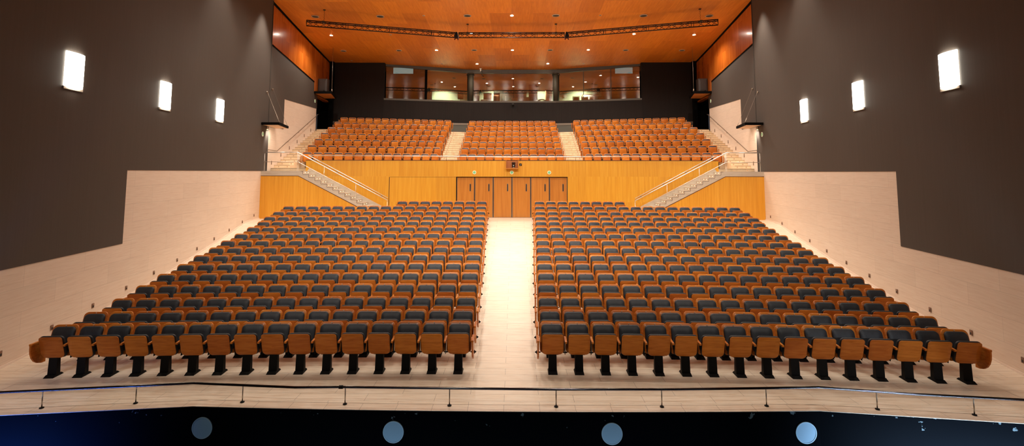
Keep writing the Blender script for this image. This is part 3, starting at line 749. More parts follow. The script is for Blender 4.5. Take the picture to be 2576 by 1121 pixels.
# ------------------------------------------------------------------ stairs up to the balcony, landings
YN = 25.5
def stx(k): return 10.23-.2995*k          # |x| of riser k
for s in (-1, 1):
    S_ = side(s)
    # outer panel
    mb = MB(); mb.prism([(s*12.33, YN, 1.6), (s*12.33, YN, 3.87), (s*10.46, YN, 3.87), (s*6.0, YN, 1.62), (s*6.0, YN, 1.6)], (0, .12, 0))
    struct(fixn(mb.build('wall_stair_%s' % S_, M['nearwood'])))
    mb = MB(); mb.prism([(s*12.33, YN-.006, 3.85), (s*12.33, YN-.006, 3.872), (s*10.455, YN-.006, 3.872), (s*6.2, YN-.006, 1.728), (s*6.24, YN-.006, 1.71), (s*10.46, YN-.006, 3.85)], (0, .05, 0)); struct(fixn(mb.build('trim_stair_%s' % S_, plain('panel edge '+S_, (.10, .025, .008, 1), .6))))
    # stone slab edge and stringer with the flight of steps
    mb = MB()
    mb.prism([(s*12.36, YN+.004, 3.87), (s*12.36, YN+.004, 4.10), (s*10.23, YN+.004, 4.10), (s*10.46, YN+.004, 3.87)], (0, 1.9, 0))
    struct(fixn(mb.build('floor_landing_%s' % S_, M['slabstone'])))
    mb = MB(); prof = [(10.46, 3.87), (10.23, 4.10)]
    z = 4.10
    for k in range(15):
        z2 = z-.1547
        prof += [(stx(k), z), (stx(k), z2)]; z = z2
    prof += [(5.7, 1.78), (6.15, 1.70)]
    pp = []
    for p_ in prof:
        if not pp or (abs(pp[-1][0]-p_[0])+abs(pp[-1][1]-p_[1])) > 1e-4: pp.append(p_)
    mb.prism([(s*x, YN+.004, z) for x, z in pp], (0, .94, 0))
    o = struct(fixn(mb.build('stairs_%s' % S_, M['slabstone'])))
    ln = MB(); z = 4.10  # dark strips drawn for the shadow along the step edges
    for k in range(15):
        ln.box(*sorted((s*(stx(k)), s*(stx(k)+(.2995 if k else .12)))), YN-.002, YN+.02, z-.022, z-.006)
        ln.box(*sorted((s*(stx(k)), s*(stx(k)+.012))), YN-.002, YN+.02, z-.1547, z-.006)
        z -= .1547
    ln.build('step_edge_shadow', plain('step edge shadow '+S_, (.16, .11, .07, 1), .6), o)
    z = 4.10
    for k in range(14):
        zz = z-.0773; z -= .1547
        for q, yy in enumerate((25.78, 26.15)):
            e = tag(empty('stair_light', (s*(stx(k)-.0), yy, zz)), 'tiny warm light on riser of %s stair flight, %s riser from top, %s one' % (S_, ORD[k+1], ('nearer', 'farther')[q]), 'step light', 'tiny lights on the risers of the stair flights')
            m = MB(); m.disc((0, 0, 0), (-s, 0, 0), .017, .006, 10); m.build('lens', M['warmdisc'], e)
            m = MB(); m.ring((0, 0, 0), (-s, 0, 0), .022, .032, .004, 10); m.build('ring', M['dullsteel'], e)
    # skirting on the far wall beside the flight
    mb = MB(); mb.prism([(s*10.46, YW-.012, 4.0), (s*10.30, YW-.012, 4.24), (s*5.75, YW-.012, 1.92), (s*5.75, YW-.012, 1.78), (s*6.1, YW-.012, 1.78)], (0, .01, 0)); struct(fixn(mb.build('baseboard_stair_%s' % S_, M['slabstone'])))
    # near railing
    r = tag(empty('stair_railing', (s*10.5, 25.6, 4.1)), 'steel railing of landing and flight on the %s side' % S_, 'railing', 'steel railings of the stair flights')
    def pt(x, z): return (s*x-s*10.5, 0, z-4.1)
    m = MB(); m.tube([pt(12.25, 5.02), pt(10.56, 5.02), pt(8.33, 3.865), pt(6.06, 2.69), pt(6.06, 2.6)], .022, 8); m.build('handrail', M['steel'], r)
    m = MB(); m.tube([pt(12.25, 4.555), pt(10.54, 4.555), pt(6.2, 2.33)], .012, 8); m.build('middle_rail', M['steel'], r)
    for x in (12.2, 10.56, 10.50, 9.22, 7.63, 6.06):
        zt = 5.02 if x > 10.5 else interp(x, [6.06, 8.33, 10.56], [2.69, 3.865, 5.02]); zb = 4.1 if x > 10.3 else 4.1-.1547*max(0, math.ceil((10.23-x)/.2995))
        m = MB(); m.tube([pt(x, zb), pt(x, zt)], .011, 8); m.build('post', M['steel'], r)
    m = MB(); m.tube([(s*(12.2)-s*10.5, 0, 0), (s*(12.2)-s*10.5, 0, 1.0)], .011, 8)
    # far handrail fixed to the balcony front
    r = tag(empty('wall_handrail', (s*10.3, YW-.08, 4.88)), 'sloping steel handrail fixed to the %s part of the honey-coloured wall' % S_, 'handrail', 'sloping handrails on the balcony front')
    m = MB(); m.tube([(0, 0, 0), (-s*1.75, 0, -.905), (-s*4.07, 0, -2.13)], .020, 8); m.build('bar', M['steel'], r)
    for q in (.30, 1.45, 2.6, 3.75):
        zq = -.5175*q
        m = MB(); m.tube([(-s*q, 0, zq-.01), (-s*q, .0, zq-.09), (-s*q, .07, zq-.09)], .008, 6); m.disc((-s*q, .068, zq-.09), (0, 1, 0), .035, .012, 12); m.build('bracket', M['dullsteel'], r)
    # handrail on the recess wall
    off = .08
    r = tag(empty('wall_handrail', (s*(rw(26.2)-off), 26.2, 5.18)), 'thin dark handrail climbing the stone wall of the %s balcony side stairs' % S_, 'handrail', 'handrails of the balcony side stairs')
    P3 = lambda y, z: (s*(rw(y)-off)-s*(rw(26.2)-off), y-26.2, z-5.18)
    m = MB(); m.tube([P3(26.2, 5.18), P3(27.56, 5.16), P3(35.08, 7.95), P3(35.3, 8.0)], .018, 8); m.build('bar', M['brownsteel'], r)
    for y, z in ((26.3, 5.18), (27.56, 5.16), (29.3, 5.806), (31.1, 6.474), (32.9, 7.142), (34.6, 7.77)):
        m = MB(); m.tube([P3(y, z), P3(y, z-.06), (P3(y, z)[0]+s*off, y-26.2, z-5.18-.06)], .009, 6); m.build('bracket', M['brownsteel'], r)

# parapet rail
r = tag(empty('balcony_rail', (0, YW-.02, 4.66)), 'polished steel rail running along the top of the balcony front', 'railing')
m = MB(); m.tube([(-10.34, -.06, .235), (-4, 0, .205), (0, 0, .165), (4, 0, .19), (10.45, -.06, .215)], .021, 8); m.build('bar', M['steel'], r)
for x in (-9.9, -6.6, -3.3, 3.3, 6.6, 9.9):
    m = MB(); m.tube([(x, .08, 0), (x, 0, .19)], .010, 6); m.build('post', M['dullsteel'], r)

# ------------------------------------------------------------------ balcony tiers, aisle steps
mb = MB()
def tier_edge(k, x):            # front edge (riser) of tier k
    return brow_y(k-1, x)+.13 if k > 0 else YW+.15
xt = [-13.6, -12.4, -11.9, -10, -8, -6, -4.5, -2.95, 0, 2.95, 4.5, 6, 8, 10, 11.9, 12.4, 13.6]
xin = [x for x in xt if abs(x) <= 12.0]
def strip(mb, xs, f0, f1, z0, z1):
    """solid with top z1 between the curves f0 (front) and f1 (rear)"""
    for a, b in zip(xs[:-1], xs[1:]):
        mb.hexa([(a, f0(a), z0), (b, f0(b), z0), (b, f1(b), z0), (a, f1(a), z0)], [(a, f0(a), z1), (b, f0(b), z1), (b, f1(b), z1), (a, f1(a), z1)])
strip(mb, [-10.48, -8, -6, -4.5, -2.95, 0, 2.95, 4.5, 6, 8, 10.48], lambda x: YW+.15, lambda x: tier_edge(1, x), 4.0, 4.25)
for s in (-1, 1):
    xs_ = sorted([s*10.48, s*11.95])
    strip(mb, xs_, lambda x: 27.06, lambda x: tier_edge(1, x), 4.02, 4.25)
for k in range(1, 7):
    strip(mb, xin, lambda x: tier_edge(k, x), (lambda x: tier_edge(k+1, x)) if k < 6 else (lambda x: 40.2), 4.0, BZ[k])
struct(mb.build('floor_balcony', M['stairstone']))
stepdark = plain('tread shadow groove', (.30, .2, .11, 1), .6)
for s in (-1, 1):
    # centre aisles
    mb = MB(); g_ = MB(); xa = sorted([s*3.28, s*4.40])
    for k in range(1, 7):
        for j in range(3):
            z1 = BZ[k-1]+.1506*(j+1); yo = (2-j)*.37
            f0 = lambda x: tier_edge(k, x)-yo-.004; f1 = lambda x: tier_edge(k, x)-yo+.37
            strip(mb, xa, f0, f1, BZ[k-1]-.02, z1)
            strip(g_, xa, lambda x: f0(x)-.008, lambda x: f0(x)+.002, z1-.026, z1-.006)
            a, b = xa; ym = lambda t_: f0(a)+(f0(b)-f0(a))*t_
            for q, t_ in enumerate((.16, .86)):
                xx = a+(b-a)*t_
                e = tag(empty('riser_light', (xx, f0(xx), z1-.085)), 'round riser light in %s centre balcony aisle, %s riser from bottom, %s one' % (side(s), ORD[(k-1)*3+j+1], ('left', 'right')[q]), 'step light', 'round riser lights of the centre balcony aisles')
                m = MB(); m.disc((0, 0, 0), (0, -1, 0), .036, .006, 12); m.build('lens', M['litdisc'], e)
                m = MB(); m.ring((0, 0, 0), (0, -1, 0), .034, .046, .004, 12); m.build('ring', M['white'], e)
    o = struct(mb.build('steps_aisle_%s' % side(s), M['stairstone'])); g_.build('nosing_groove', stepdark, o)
    # side stairs
    mb = MB(); g_ = MB()
    for j in range(18):
        y0 = 27.0+.478*j; z1 = 4.10+.1589*(j+1); y1 = y0+.478 if j < 17 else 38.4
        xo = lambda y: rw(y)+.02
        kk = min(6, max(0, (y0-28.6)/1.25)); xi = interp(kk, [0, 1, 2, 6], [11.78, 11.96, 12.04, 12.16])
        if j < 3: xi = 10.5 if j == 0 else 11.75
        if j == 0: y1 = y0+.478; 
        q0 = [(s*xi, y0, 4.0), (s*xo(y0), y0, 4.0), (s*xo(y1), y1, 4.0), (s*xi, y1, 4.0)]
        mb.hexa(q0, [(a, b, z1) for a, b, c in q0])
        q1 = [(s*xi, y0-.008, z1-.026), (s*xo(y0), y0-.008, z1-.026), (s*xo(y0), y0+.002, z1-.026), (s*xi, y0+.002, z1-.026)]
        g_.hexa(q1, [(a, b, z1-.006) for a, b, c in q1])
        for q, t_ in enumerate((.30, .85) if j < 4 else (.45,)):
            xx = xo(y0)+(max(xi, 11.3)-xo(y0))*t_
            e = tag(empty('riser_light', (s*xx, y0, z1-.085)), 'round riser light on %s balcony side stairs, %s riser from bottom%s' % (side(s), ORD[j+1], (', nearer wall' if q == 0 else ', nearer seats') if j < 4 else ''), 'step light', 'round riser lights of the balcony side stairs')
            m = MB(); m.disc((0, 0, 0), (0, -1, 0), .036, .006, 12); m.build('lens', M['litdisc'], e)
            m = MB(); m.ring((0, 0, 0), (0, -1, 0), .034, .046, .004, 12); m.build('ring', M['white'], e)
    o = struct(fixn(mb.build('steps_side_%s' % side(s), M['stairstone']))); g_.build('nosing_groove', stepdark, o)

# ------------------------------------------------------------------ rear wall and control booth
BW = [(-14.0, 38.35), (-9.62, 38.42), (-3.22, 40.0), (3.40, 40.0), (9.66, 38.42), (14.0, 38.35)]
def rearseg(mb, a, b, z0, z1, t=.25, off=0.):
    mb.hexa([(a[0], a[1]+off, z0), (b[0], b[1]+off, z0), (b[0], b[1]+t+off, z0), (a[0], a[1]+t+off, z0)], [(a[0], a[1]+off, z1), (b[0], b[1]+off, z1), (b[0], b[1]+t+off, z1), (a[0], a[1]+t+off, z1)])
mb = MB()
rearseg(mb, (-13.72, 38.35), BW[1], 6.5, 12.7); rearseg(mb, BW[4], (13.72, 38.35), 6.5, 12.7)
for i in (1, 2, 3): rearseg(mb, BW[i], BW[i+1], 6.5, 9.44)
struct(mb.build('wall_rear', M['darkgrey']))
mb = MB()
for i in range(5):
    a, b = BW[i], BW[i+1]
    if i == 0: a = (-13.6, 38.35)
    if i == 4: b = (13.6, 38.35)
    rearseg(mb, a, b, 6.9, 7.66, .03, -.03)
struct(mb.build('wall_rear_dado', M['greyband']))
mb = MB()
for i in range(5):
    a, b = BW[i], BW[i+1]
    if i == 0: a = (-13.6, 38.35)
    if i == 4: b = (13.6, 38.35)
    rearseg(mb, a, b, 7.66, 7.82, .05, -.06)
struct(mb.build('trim_dado_rail', M['greyrail']))
# window frame
def ztop(y): return 12.2-.17*(y-38.42)
for i in (1, 2, 3):
    a, b = BW[i], BW[i+1]
    fr = MB(); rearseg(fr, a, b, 9.44, 9.57, .57, 0)
    za, zb = ztop(a[1]), ztop(b[1])
    fr.hexa([(a[0], a[1]+.40, za-.12), (b[0], b[1]+.40, zb-.12), (b[0], b[1]+.57, zb-.12), (a[0], a[1]+.57, za-.12)], [(a[0], a[1]+.40, za+.16), (b[0], b[1]+.40, zb+.16), (b[0], b[1]+.57, zb+.16), (a[0], a[1]+.57, za+.16)])
    w = struct(fr.build('window_%d' % i, M['winframe']))
    # panes
    cuts = {1: [0, .46, 1.], 2: [0, .5, 1.], 3: [0, .34, .665, 1.]}[i]
    for c0, c1 in zip(cuts[:-1], cuts[1:]):
        g = MB(); P_ = lambda t_: (a[0]+(b[0]-a[0])*t_, a[1]+(b[1]-a[1])*t_)
        p, q = P_(c0+.002), P_(c1-.002)
        g.hexa([(p[0], p[1]+.50, 9.5), (q[0], q[1]+.50, 9.5), (q[0], q[1]+.512, 9.5), (p[0], p[1]+.512, 9.5)], [(p[0], p[1]+.50, 12.2), (q[0], q[1]+.50, 12.2), (q[0], q[1]+.512, 12.2), (p[0], p[1]+.512, 12.2)])
        g.build('glass_pane', M['glass2'] if (i == 1 and c0 == 0) else M['glass'], w)
    for c in cuts[1:-1]:
        if i == 2: continue
        p = P_(c); g = MB(); wd = .09 if i == 1 else .02
        g.box(p[0]-wd, p[0]+wd, p[1]+.44, p[1]+.56, 9.5, 12.1); g.build('mullion', M['winframe'] if i == 3 else M['blackmat'], w)
# booth interior
mb = MB(); mb.box(-10.3, 10.3, 44.0, 44.1, 9.0, 12.6); struct(mb.build('wall_booth', M['boothgreen']))
mb = MB(); mb.box(-10.3, 10.3, 40.3, 44.0, 8.9, 9.0); struct(mb.build('floor_booth', M['darkgrey']))
mb = MB(); mb.prism([(-10.3, 38.7, 12.36), (-10.3, 41.0, 12.24), (-10.3, 44.0, 10.95), (-10.3, 44.0, 11.1), (-10.3, 41.0, 12.4), (-10.3, 38.7, 12.5)], (20.6, 0, 0)); struct(fixn(mb.build('ceiling_booth', plain('booth ceiling', (.10, .022, .005, 1), .6))))
for s in (-1, 1):
    mb = MB(); mb.box(*sorted((s*10.2, s*10.3)), 38.7, 44, 8.9, 12.6); struct(mb.build('wall_booth_%s' % side(s), M['darkgrey']))
mb = MB(); mb.box(-1.6, 1.2, 43.9, 43.99, 9.0, 11.0); struct(mb.build('wall_booth_panel', M['darkgreen']))
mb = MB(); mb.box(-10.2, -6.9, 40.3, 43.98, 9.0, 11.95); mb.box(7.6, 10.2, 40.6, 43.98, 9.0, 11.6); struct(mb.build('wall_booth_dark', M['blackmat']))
for x, t in ((-3.27, 'left'), (3.40, 'right')):
    e = tag(empty('column', (x, 40.24, 9.57)), 'round olive-grey column in the booth window, %s one' % t, 'column', 'columns in the booth window')
    m = MB(); m.tube([(0, 0, 0), (0, 0, 2.15)], .20, 20); m.build('shaft', M['concrete'], e)
    m = MB(); m.tube([(0, 0, 2.13), (0, 0, 2.23)], .26, 20); m.build('capital', M['winframe'], e)
for x in (-6, -1.5, 2.5, 5.8):
    spot('booth_lamp', (x, 42.6, 10.9), 300, size=120, tgt=(x, 43.9, 9.5), col=(1, .98, .85))
for x in (-3.2, -.9, .9, 3.0, 6.0):  # added lights without fittings, brighten the things on the booth desk
    spot('desk_fill', (x, 40.75, 11.6), 45, size=70, tgt=(x, 40.95, 9.7), col=(1, .85, .6))
for x0, x1, t in ((-9.3, -7.75, 'left'), (8.0, 9.35, 'right')):  # added glowing panels that stand for bright reflections in the glass
    e = tag(empty('reflection_panel', ((x0+x1)/2, 39.9, 11.70)), 'added panel for a pale blue-white screen high behind the %s end of the booth window' % t, 'reflection', 'added panels for booth glass reflections')
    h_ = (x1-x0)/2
    m = MB(); m.box(-h_, h_, 0, .04, 0, .62); m.build('panel', M['reflection'], e)
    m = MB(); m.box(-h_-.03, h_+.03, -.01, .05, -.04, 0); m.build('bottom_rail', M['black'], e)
# things in the booth
def bx(name, x0, x1, y0, y1, z0, z1, mat, label, cat, grp=None, lid=None, knob=None):
    e = tag(empty(name, ((x0+x1)/2, (y0+y1)/2, z0)), label, cat, grp)
    w_, d_, h_ = (x1-x0)/2, (y1-y0)/2, z1-z0
    m = MB(); m.slab(2*w_, h_*(.9 if lid else 1), min(w_, h_)*.12, 2*d_, lambda x, d, z: (x, d_-d, z), 3, .01); m.build('body', mat, e)
    if lid: m = MB(); m.box(-w_-.01, w_+.01, -d_-.01, d_+.01, h_*.88, h_); m.build('lid', lid, e)
    if knob: m = MB(); m.disc((w_*.3, -d_, h_*.5), (0, -1, 0), .03, .02, 10); m.build('knob', knob, e)
    return e
mb = MB(); mb.box(-6.8, 7.5, 40.6, 41.5, 9.60, 9.66)
dk = tag(mb.build('control_desk', M['crate']), 'long desk top just behind the booth window', 'desk')
for x in (-6.6, -3.6, 0, 3.7, 7.3):
    m = MB(); m.box(x-.05, x+.05, 40.8, 41.3, 9.0, 9.6); m.build('leg', M['black'], dk)
bx('spotlight_projector', -4.35, -3.92, 40.83, 41.23, 9.86, 10.42, M['equip'], 'black follow spot head on a stand behind the booth window, left', 'spotlight', knob=M['dullsteel'])
e = tag(empty('stand', (-4.13, 41.03, 9.66)), 'short stand carrying the black spotlight in the booth', 'stand')
m = MB(); m.tube([(0, 0, 0), (0, 0, .2)], .03, 8); m.build('pole', M['white'], e)
m = MB(); m.disc((0, 0, 0), (0, 0, 1), .12, .02, 12); m.build('base', M['black'], e)
for (x, z, r, t, mt) in ((-5.05, 9.98, .085, 'red round sign on the pale booth wall, left', 'red'), (.02, 10.2, .075, 'dark red round sign on the green booth wall, centre', 'red'), (4.35, 10.4, .11, 'white round clock on the pale booth wall, right', 'white')):
    yy = 43.9 if abs(x) > 1 else 43.88
    e = tag(empty('wall_clock' if mt == 'white' else 'round_sign', (x*1.03, yy, z+.12)), t, 'clock' if mt == 'white' else 'sign')
    m = MB(); m.disc((0, 0, 0), (0, -1, 0), r*1.1, .03, 20); m.build('face', M[mt], e)
    m = MB(); m.ring((0, 0, 0), (0, -1, 0), r*1.1, r*1.2, .04, 20); m.build('rim', M['white'], e)
bx('monitor', -3.0, -2.62, 40.78, 40.88, 9.68, 10.1, M['equip'], 'black monitor next to the left booth column', 'monitor', knob=M['black'])
bx('mixing_console', -2.5, -1.75, 40.73, 41.18, 9.66, 9.80, M['dullsteel'], 'low silver console on the booth desk, left of centre', 'console', knob=M['black'])
bx('equipment_rack', -2.4, -1.75, 42.6, 43.1, 9.6, 10.6, M['crate'], 'brown shelf unit standing at the back of the booth, left', 'shelf', lid=M['black'])
bx('equipment_rack', -1.55, -1.05, 42.6, 43.1, 9.6, 10.6, M['crate'], 'second brown shelf unit at the back of the booth', 'shelf', lid=M['black'])
bx('small_loudspeaker', -1.5, -1.25, 40.88, 41.08, 9.66, 10.1, M['equip'], 'small black box on the booth desk, left of the white sticks', 'loudspeaker', knob=M['grille'])
for i, x in enumerate((-.86, -.52)):
    e = tag(empty('candle_stick', (x, 40.88, 9.66)), 'pale upright stick on the booth desk, %s of the pair' % ('left', 'right')[i], 'stick', 'pale sticks on the booth desk')
    m = MB(); m.tube([(0, 0, 0), (0, 0, .42)], .028, 8); m.build('stick', M['white'], e)
bx('flight_case', .0, .42, 40.73, 41.08, 9.66, 9.94, M['crate'], 'brown case with black lid on the booth desk, centre', 'case', 'brown cases on the booth desk', lid=M['black'])
bx('flight_case', .66, 1.35, 40.73, 41.08, 9.66, 9.98, M['crate'], 'wider brown case with black lid, right of the centre one', 'case', 'brown cases on the booth desk', lid=M['black'])
bx('paper_box', -.30, -.08, 40.73, 40.93, 9.66, 9.78, M['boothgreen'], 'low pale box on the booth desk beside the brown case', 'box')
e = tag(empty('cable_heap', (2.1, 40.9, 9.672)), 'tangled black cables lying on the booth desk', 'cables')
m = MB(); pts = []
for q in range(90):
    a = q*.7; pts.append((.52*sin(q*.21)+.1*cos(a), .12*sin(a*1.3), .03+.05*(1+sin(a*.9))+.03*sin(q*.37)))
m.tube(pts, .018, 5); m.build('cable', M['black'], e)
bx('pink_box', 2.68, 3.02, 40.68, 40.88, 9.66, 9.86, M['pink'], 'salmon pink box on the booth desk next to right column', 'box', lid=M['pink'])
for i, x in enumerate((5.15, 5.85, 6.5, 7.15)):
    e = tag(empty('booth_chair', (x, 41.6, 9.3)), 'dark-framed brown chair back behind the right booth window, %s from left' % ORD[i+1], 'chair', 'chairs in the booth')
    m = MB(); m.slab(.46, .62, .04, .04, lambda a, d, z: (a, -d, .2+z), 3, .01); m.build('backrest', M['crate'], e)
    m = MB(); m.tube([(-.26, 0, 0), (-.26, 0, .86), (.26, 0, .86), (.26, 0, 0)], .03, 6); m.build('frame', M['black'], e)
    m = MB(); m.box(-.22, .22, .02, .42, .12, .2); m.build('seat', M['crate'], e)
bx('orange_stool', 8.45, 8.75, 40.3, 40.5, 9.62, 9.86, plain('orange plastic', (.4, .13, .03, 1), .5), 'small orange box at the right end of the booth window', 'box')
bx('white_cabinet', 5.9, 7.2, 43.0, 43.5, 10.1, 10.55, M['white'], 'low white cabinet along the back of the booth, right', 'cabinet', lid=M['winframe'])
bx('dark_locker', 1.35, 2.05, 42.0, 42.6, 9.5, 11.2, M['equip'], 'tall black cabinet behind the booth cases', 'cabinet', knob=M['white'])
bx('wooden_cabinet', 2.75, 3.3, 42.6, 43.0, 9.4, 10.9, M['crate'], 'brown shelf cabinet behind the tangled cables', 'cabinet', knob=M['black'])
# dome camera below the window
e = tag(empty('dome_camera', (.05, 39.93, 9.25)), 'black dome camera fixed under the booth window', 'camera')
m = MB(); m.box(-.08, .08, -.12, 0, .0, .1); m.build('bracket', M['grille'], e)
m = MB(); m.tube([(0, -.10, .02), (0, -.10, -.06), (0, -.10, -.12), (0, -.10, -.16)], .10, 12, r2=.03); m.build('dome', M['black'], e)

# ------------------------------------------------------------------ canopies, loudspeaker shelves
for s in (-1, 1):
    S_ = side(s)
    c = tag(empty('suspended_canopy', (s*12.2, 25.2, 6.42)), 'black-edged wooden canopy on cables over the %s stair landing' % S_, 'canopy', 'canopies over the stair landings')
    m = MB(); P_ = [(s*12.25, 25.2), (s*11.36, 25.2), (s*11.86, 27.4), (s*12.55, 27.4)]
    loc = lambda x, y, z: (x-s*12.2, y-25.2, z-6.42)
    m.prism([loc(x, y, 6.36) for x, y in P_], (0, 0, .12)); fixn(m.build('board', M['blackmat'], c))
    m = MB(); Q_ = [(s*12.18, 25.27), (s*11.45, 25.27), (s*11.92, 27.33), (s*12.5, 27.33)]
    m.prism([loc(x, y, 6.352) for x, y in Q_], (0, 0, .01)); fixn(m.build('underside', plain('light wood soffit '+S_, (.66, .40, .22, 1), .5), c))
    for (p, q) in (((s*11.40, 25.3, 6.48), (s*12.27, 25.75, 8.05)), ((s*11.88, 27.3, 6.48), (s*12.45, 26.7, 8.36))):
        m = MB(); m.tube([loc(*p), loc(*q)], .004, 5); m.disc(loc(q[0], q[1], q[2]), (s, 0, 0), .05, .04, 10); m.build('cable', M['cable'], c)
        m = MB(); pv, qv = Vector(p), Vector(q); d = (qv-pv).normalized(); m.tube([loc(*pv), loc(*(pv+d*.3))], .012, 6); m.build('turnbuckle', M['cable'], c)
    b = tag(empty('small_spotlight', (s*12.33, 26.0, 6.27)), 'small white lamp tucked under the %s canopy' % S_, 'spotlight', 'small lamps under the canopies')
    m = MB(); m.tube([(0, 0, .09), (0, 0, 0), (-s*.01, 0, -.08)], .045, 10); m.build('body', M['white'], b)
    m = MB(); m.disc((-s*.01, 0, -.08), (0, 0, -1), .035, .01, 10); m.build('lens', M['warmdisc'], b)
    # shelf with loudspeaker above the doorway
    c = tag(empty('loudspeaker_shelf', (s*13.2, 34.3, 9.37)), 'black-edged wooden shelf on a rod in the %s rear corner' % S_, 'shelf', 'loudspeaker shelves in the rear corners')
    loc = lambda x, y, z: (x-s*13.2, y-34.3, z-9.37)
    P_ = [(s*13.28, 34.3), (s*12.07, 34.3), (s*12.60, 36.7), (s*13.5, 36.7)]
    m = MB(); m.prism([loc(x, y, 9.29) for x, y in P_], (0, 0, .16)); fixn(m.build('board', M['blackmat'], c))
    Q_ = [(s*13.2, 34.37), (s*12.15, 34.37), (s*12.66, 36.63), (s*13.4, 36.63)]
    m = MB(); m.prism([loc(x, y, 9.282) for x, y in Q_], (0, 0, .01)); fixn(m.build('underside', plain('orange soffit '+S_, (.62, .21, .04, 1), .5), c))
    q = tag(empty('suspension_rod', (s*12.15, 34.5, 9.45)), 'thin steel rod holding the loudspeaker shelf in the %s rear corner' % S_, 'rod', 'rods of the loudspeaker shelves')
    m = MB(); m.tube([(0, 0, 0), (0, 0, ceilz(34.5)-9.45)], .012, 6); m.build('rod', M['cable'], q)
    m = MB(); m.tube([(0, 0, 0), (0, 0, .11), (0, 0, .21)], .06, 8, r2=.012); m.build('rod_cone', M['cable'], q)
    sp_ = tag(empty('loudspeaker', (s*13.0, 35.3, 9.45)), 'dark loudspeaker cabinet standing on the %s rear corner shelf' % S_, 'loudspeaker', 'loudspeakers in the rear corners')
    m = MB(); m.slab(.62, .98, .03, .5, lambda x, d, z: (x, .25-d, z), 3, .015); m.build('cabinet', M['cabinet'], sp_)
    m = MB(); m.slab(.54, .88, .02, .02, lambda x, d, z: (x, -.25-d, .05+z), 3, .005); g = m.build('grille', M['cabinet'], sp_)
    m = MB(); m.disc((.12, -.27, .12), (0, -1, 0), .05, .008, 12); m.build('badge', M['black'], g)
    # rear corner black post
    mb = MB(); mb.box(*sorted((s*13.35, s*13.62)), 38.0, 38.32, 7.0, 12.4); struct(mb.build('trim_corner_%s' % S_, M['blackmat']))

# ------------------------------------------------------------------ stage side seen only in reflections, and shell closing
mb = MB(); mb.box(-14, 14, -8.2, -8.0, -2.5, 20); struct(mb.build('wall_stage', M['darkgrey']))
for s in (-1, 1):
    mb = MB(); mb.box(*sorted((s*13.9, s*14.1)), -8, 3, -2.5, 20); struct(mb.build('wall_stage_%s' % side(s), M['darkgrey']))
mb = MB(); mb.box(-14, 14, -8, 2.1, 19.9, 20.1); struct(mb.build('ceiling_stage', M['darkgrey']))

# ------------------------------------------------------------------ lights out of frame: ceiling grid continued towards the stage, stage lamps, added fill
for y, e_ in ((25.1, 130), (21.8, 150), (18.5, 135), (15.2, 95)):
    for x in ((-7.6, -2.55, 2.55, 7.6) if y > 16 else (-4.5, -1.5, 1.5, 4.5)):
        spot('downlight_lamp', (x, y, ceilz(y)-.06), e_*1.6, size=150 if y > 19 else 95, tgt=(x, y, 0))
spot('aisle_lamp', (0, 22, ceilz(22)-.06), 500, size=34, blend=.9, tgt=(0, 20.5, 1))
for s in (-1, 1):
    spot('band_washer', (s*11.3, 33.0, 9.0), 0.01)
    spot('landing_lamp', (s*12.2, 26.0, 6.15), 40, size=150, tgt=(s*12.0, 27.5, 4))
# coloured stage lamps low in front of the pit; the centre strip is added fill
for x0, w_, e_, c_ in ((-8.6, 2.4, 58, (.05, .20, 1)), (7.9, 3.4, 75, (.50, .74, 1)), (0, 9.0, 6, (.55, .78, 1))):
    L = bpy.data.lights.new('pit_lamp_or_fill', 'AREA'); L.shape = 'RECTANGLE'; L.size = w_; L.size_y = .06; L.energy = e_; L.color = c_; L.spread = radians(110)
    o = bpy.data.objects.new('pit_lamp_or_fill', L); COL.objects.link(o); o.location = (x0, 7.7, -1.25); o.rotation_euler = (pi/2+.12, 0, 0)
spot('stage_edge_lamp', (-9.2, 3.0, 3.0), 160, size=22, blend=.6, col=(.55, .65, 1), rad=.1, tgt=(-8.6, 9.2, 0))
spot('stage_edge_lamp', (9.0, 3.0, 3.0), 160, size=26, blend=.3, col=(.9, .95, 1), rad=.1, tgt=(7.4, 9.3, 0))
for s in (-1, 1):
    for y, e_ in ((24.9, 450), (20.3, 200)):
        spot('wall_wash_lamp', (s*(mw(y)-1.0), y, ceilz(y)-.06), e_, size=70, blend=.8, tgt=(s*(mw(y)-.2), y, 5))
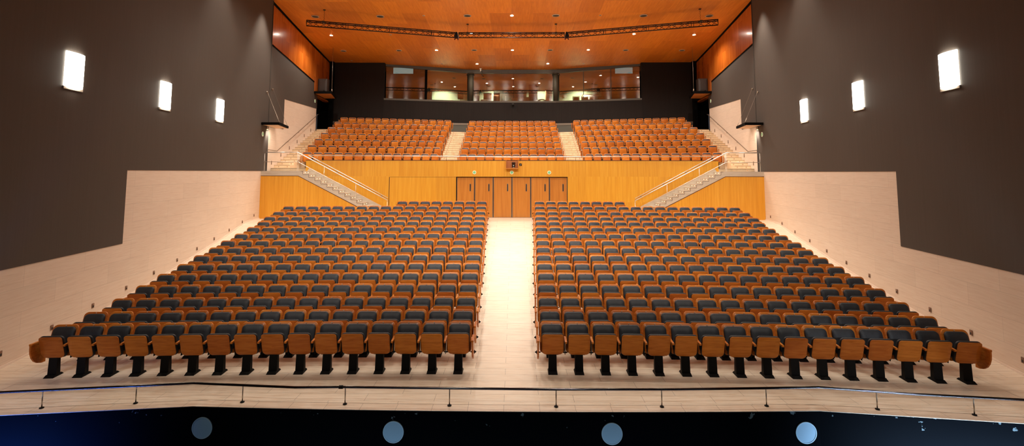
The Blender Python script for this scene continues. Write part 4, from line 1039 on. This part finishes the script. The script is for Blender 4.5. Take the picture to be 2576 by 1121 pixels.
for x in (-7.5, -2.5, 2.5, 7.5):  # added unseen fill for the stage-facing panels of the front rows
    spot('stalls_fill', (x, 1.5, 10.5), 520, size=44, blend=.9, rad=.15, tgt=(x*.9, 14.5, .5))
for x in (-5.5, -3.3, -1.1, 1.1, 3.3, 5.5):  # added unseen fill level with the ceiling, lights seats and balcony from the front
    spot('front_fill', (x, 6.5, ceilz(6.5)-.05), 900, size=74, blend=.8, rad=.2, tgt=(x*.95, 24, 3.5))
w = bpy.data.worlds.new('world'); SC.world = w; w.use_nodes = True
w.node_tree.nodes['Background'].inputs[0].default_value = (.5, .36, .24, 1); w.node_tree.nodes['Background'].inputs[1].default_value = .0

# ------------------------------------------------------------------ camera
yaw, pit, roll, cx, cy_, xc = 1.25972718e-02, 8.94876246e-02, -1.64694296e-03, 1278.33, 315.62, .18634
cam = bpy.data.cameras.new('camera'); co = bpy.data.objects.new('camera', cam); COL.objects.link(co)
cam.sensor_width = 36; cam.lens = 1305/2576*36
cam.shift_x = (1288-cx)/2576; cam.shift_y = (cy_-560.5)/2576
a, b = cos(yaw), sin(yaw); cp, sp_ = cos(pit), sin(pit); cr, sr = cos(roll), sin(roll)
Rz = Matrix(((a, b, 0), (-b, a, 0), (0, 0, 1))); Rx = Matrix(((1, 0, 0), (0, cp, sp_), (0, -sp_, cp)))
R0 = Matrix(((1, 0, 0), (0, 0, -1), (0, 1, 0))); Rr = Matrix(((cr, sr, 0), (-sr, cr, 0), (0, 0, 1)))
R = Rr @ R0 @ Rx @ Rz                       # world to camera (x right, y down, z forward)
F = Matrix(((1, 0, 0), (0, -1, 0), (0, 0, -1)))
co.matrix_world = Matrix.Translation((xc, 0, 4.06)) @ (F @ R).transposed().to_4x4()
cam.clip_end = 200
SC.camera = co
vs_ = SC.view_settings
vs_.view_transform = 'Standard'; vs_.look = 'None'; vs_.gamma = 1; vs_.use_curve_mapping = False
vs_.exposure = 1.42
SC.cycles.use_denoising = True
SC.cycles.max_bounces = 7; SC.cycles.diffuse_bounces = 4; SC.cycles.glossy_bounces = 3; SC.cycles.transparent_max_bounces = 6
SC.cycles.sample_clamp_indirect = 5
print('individual seats', n_ind, 'far verts', len(FAR.v))
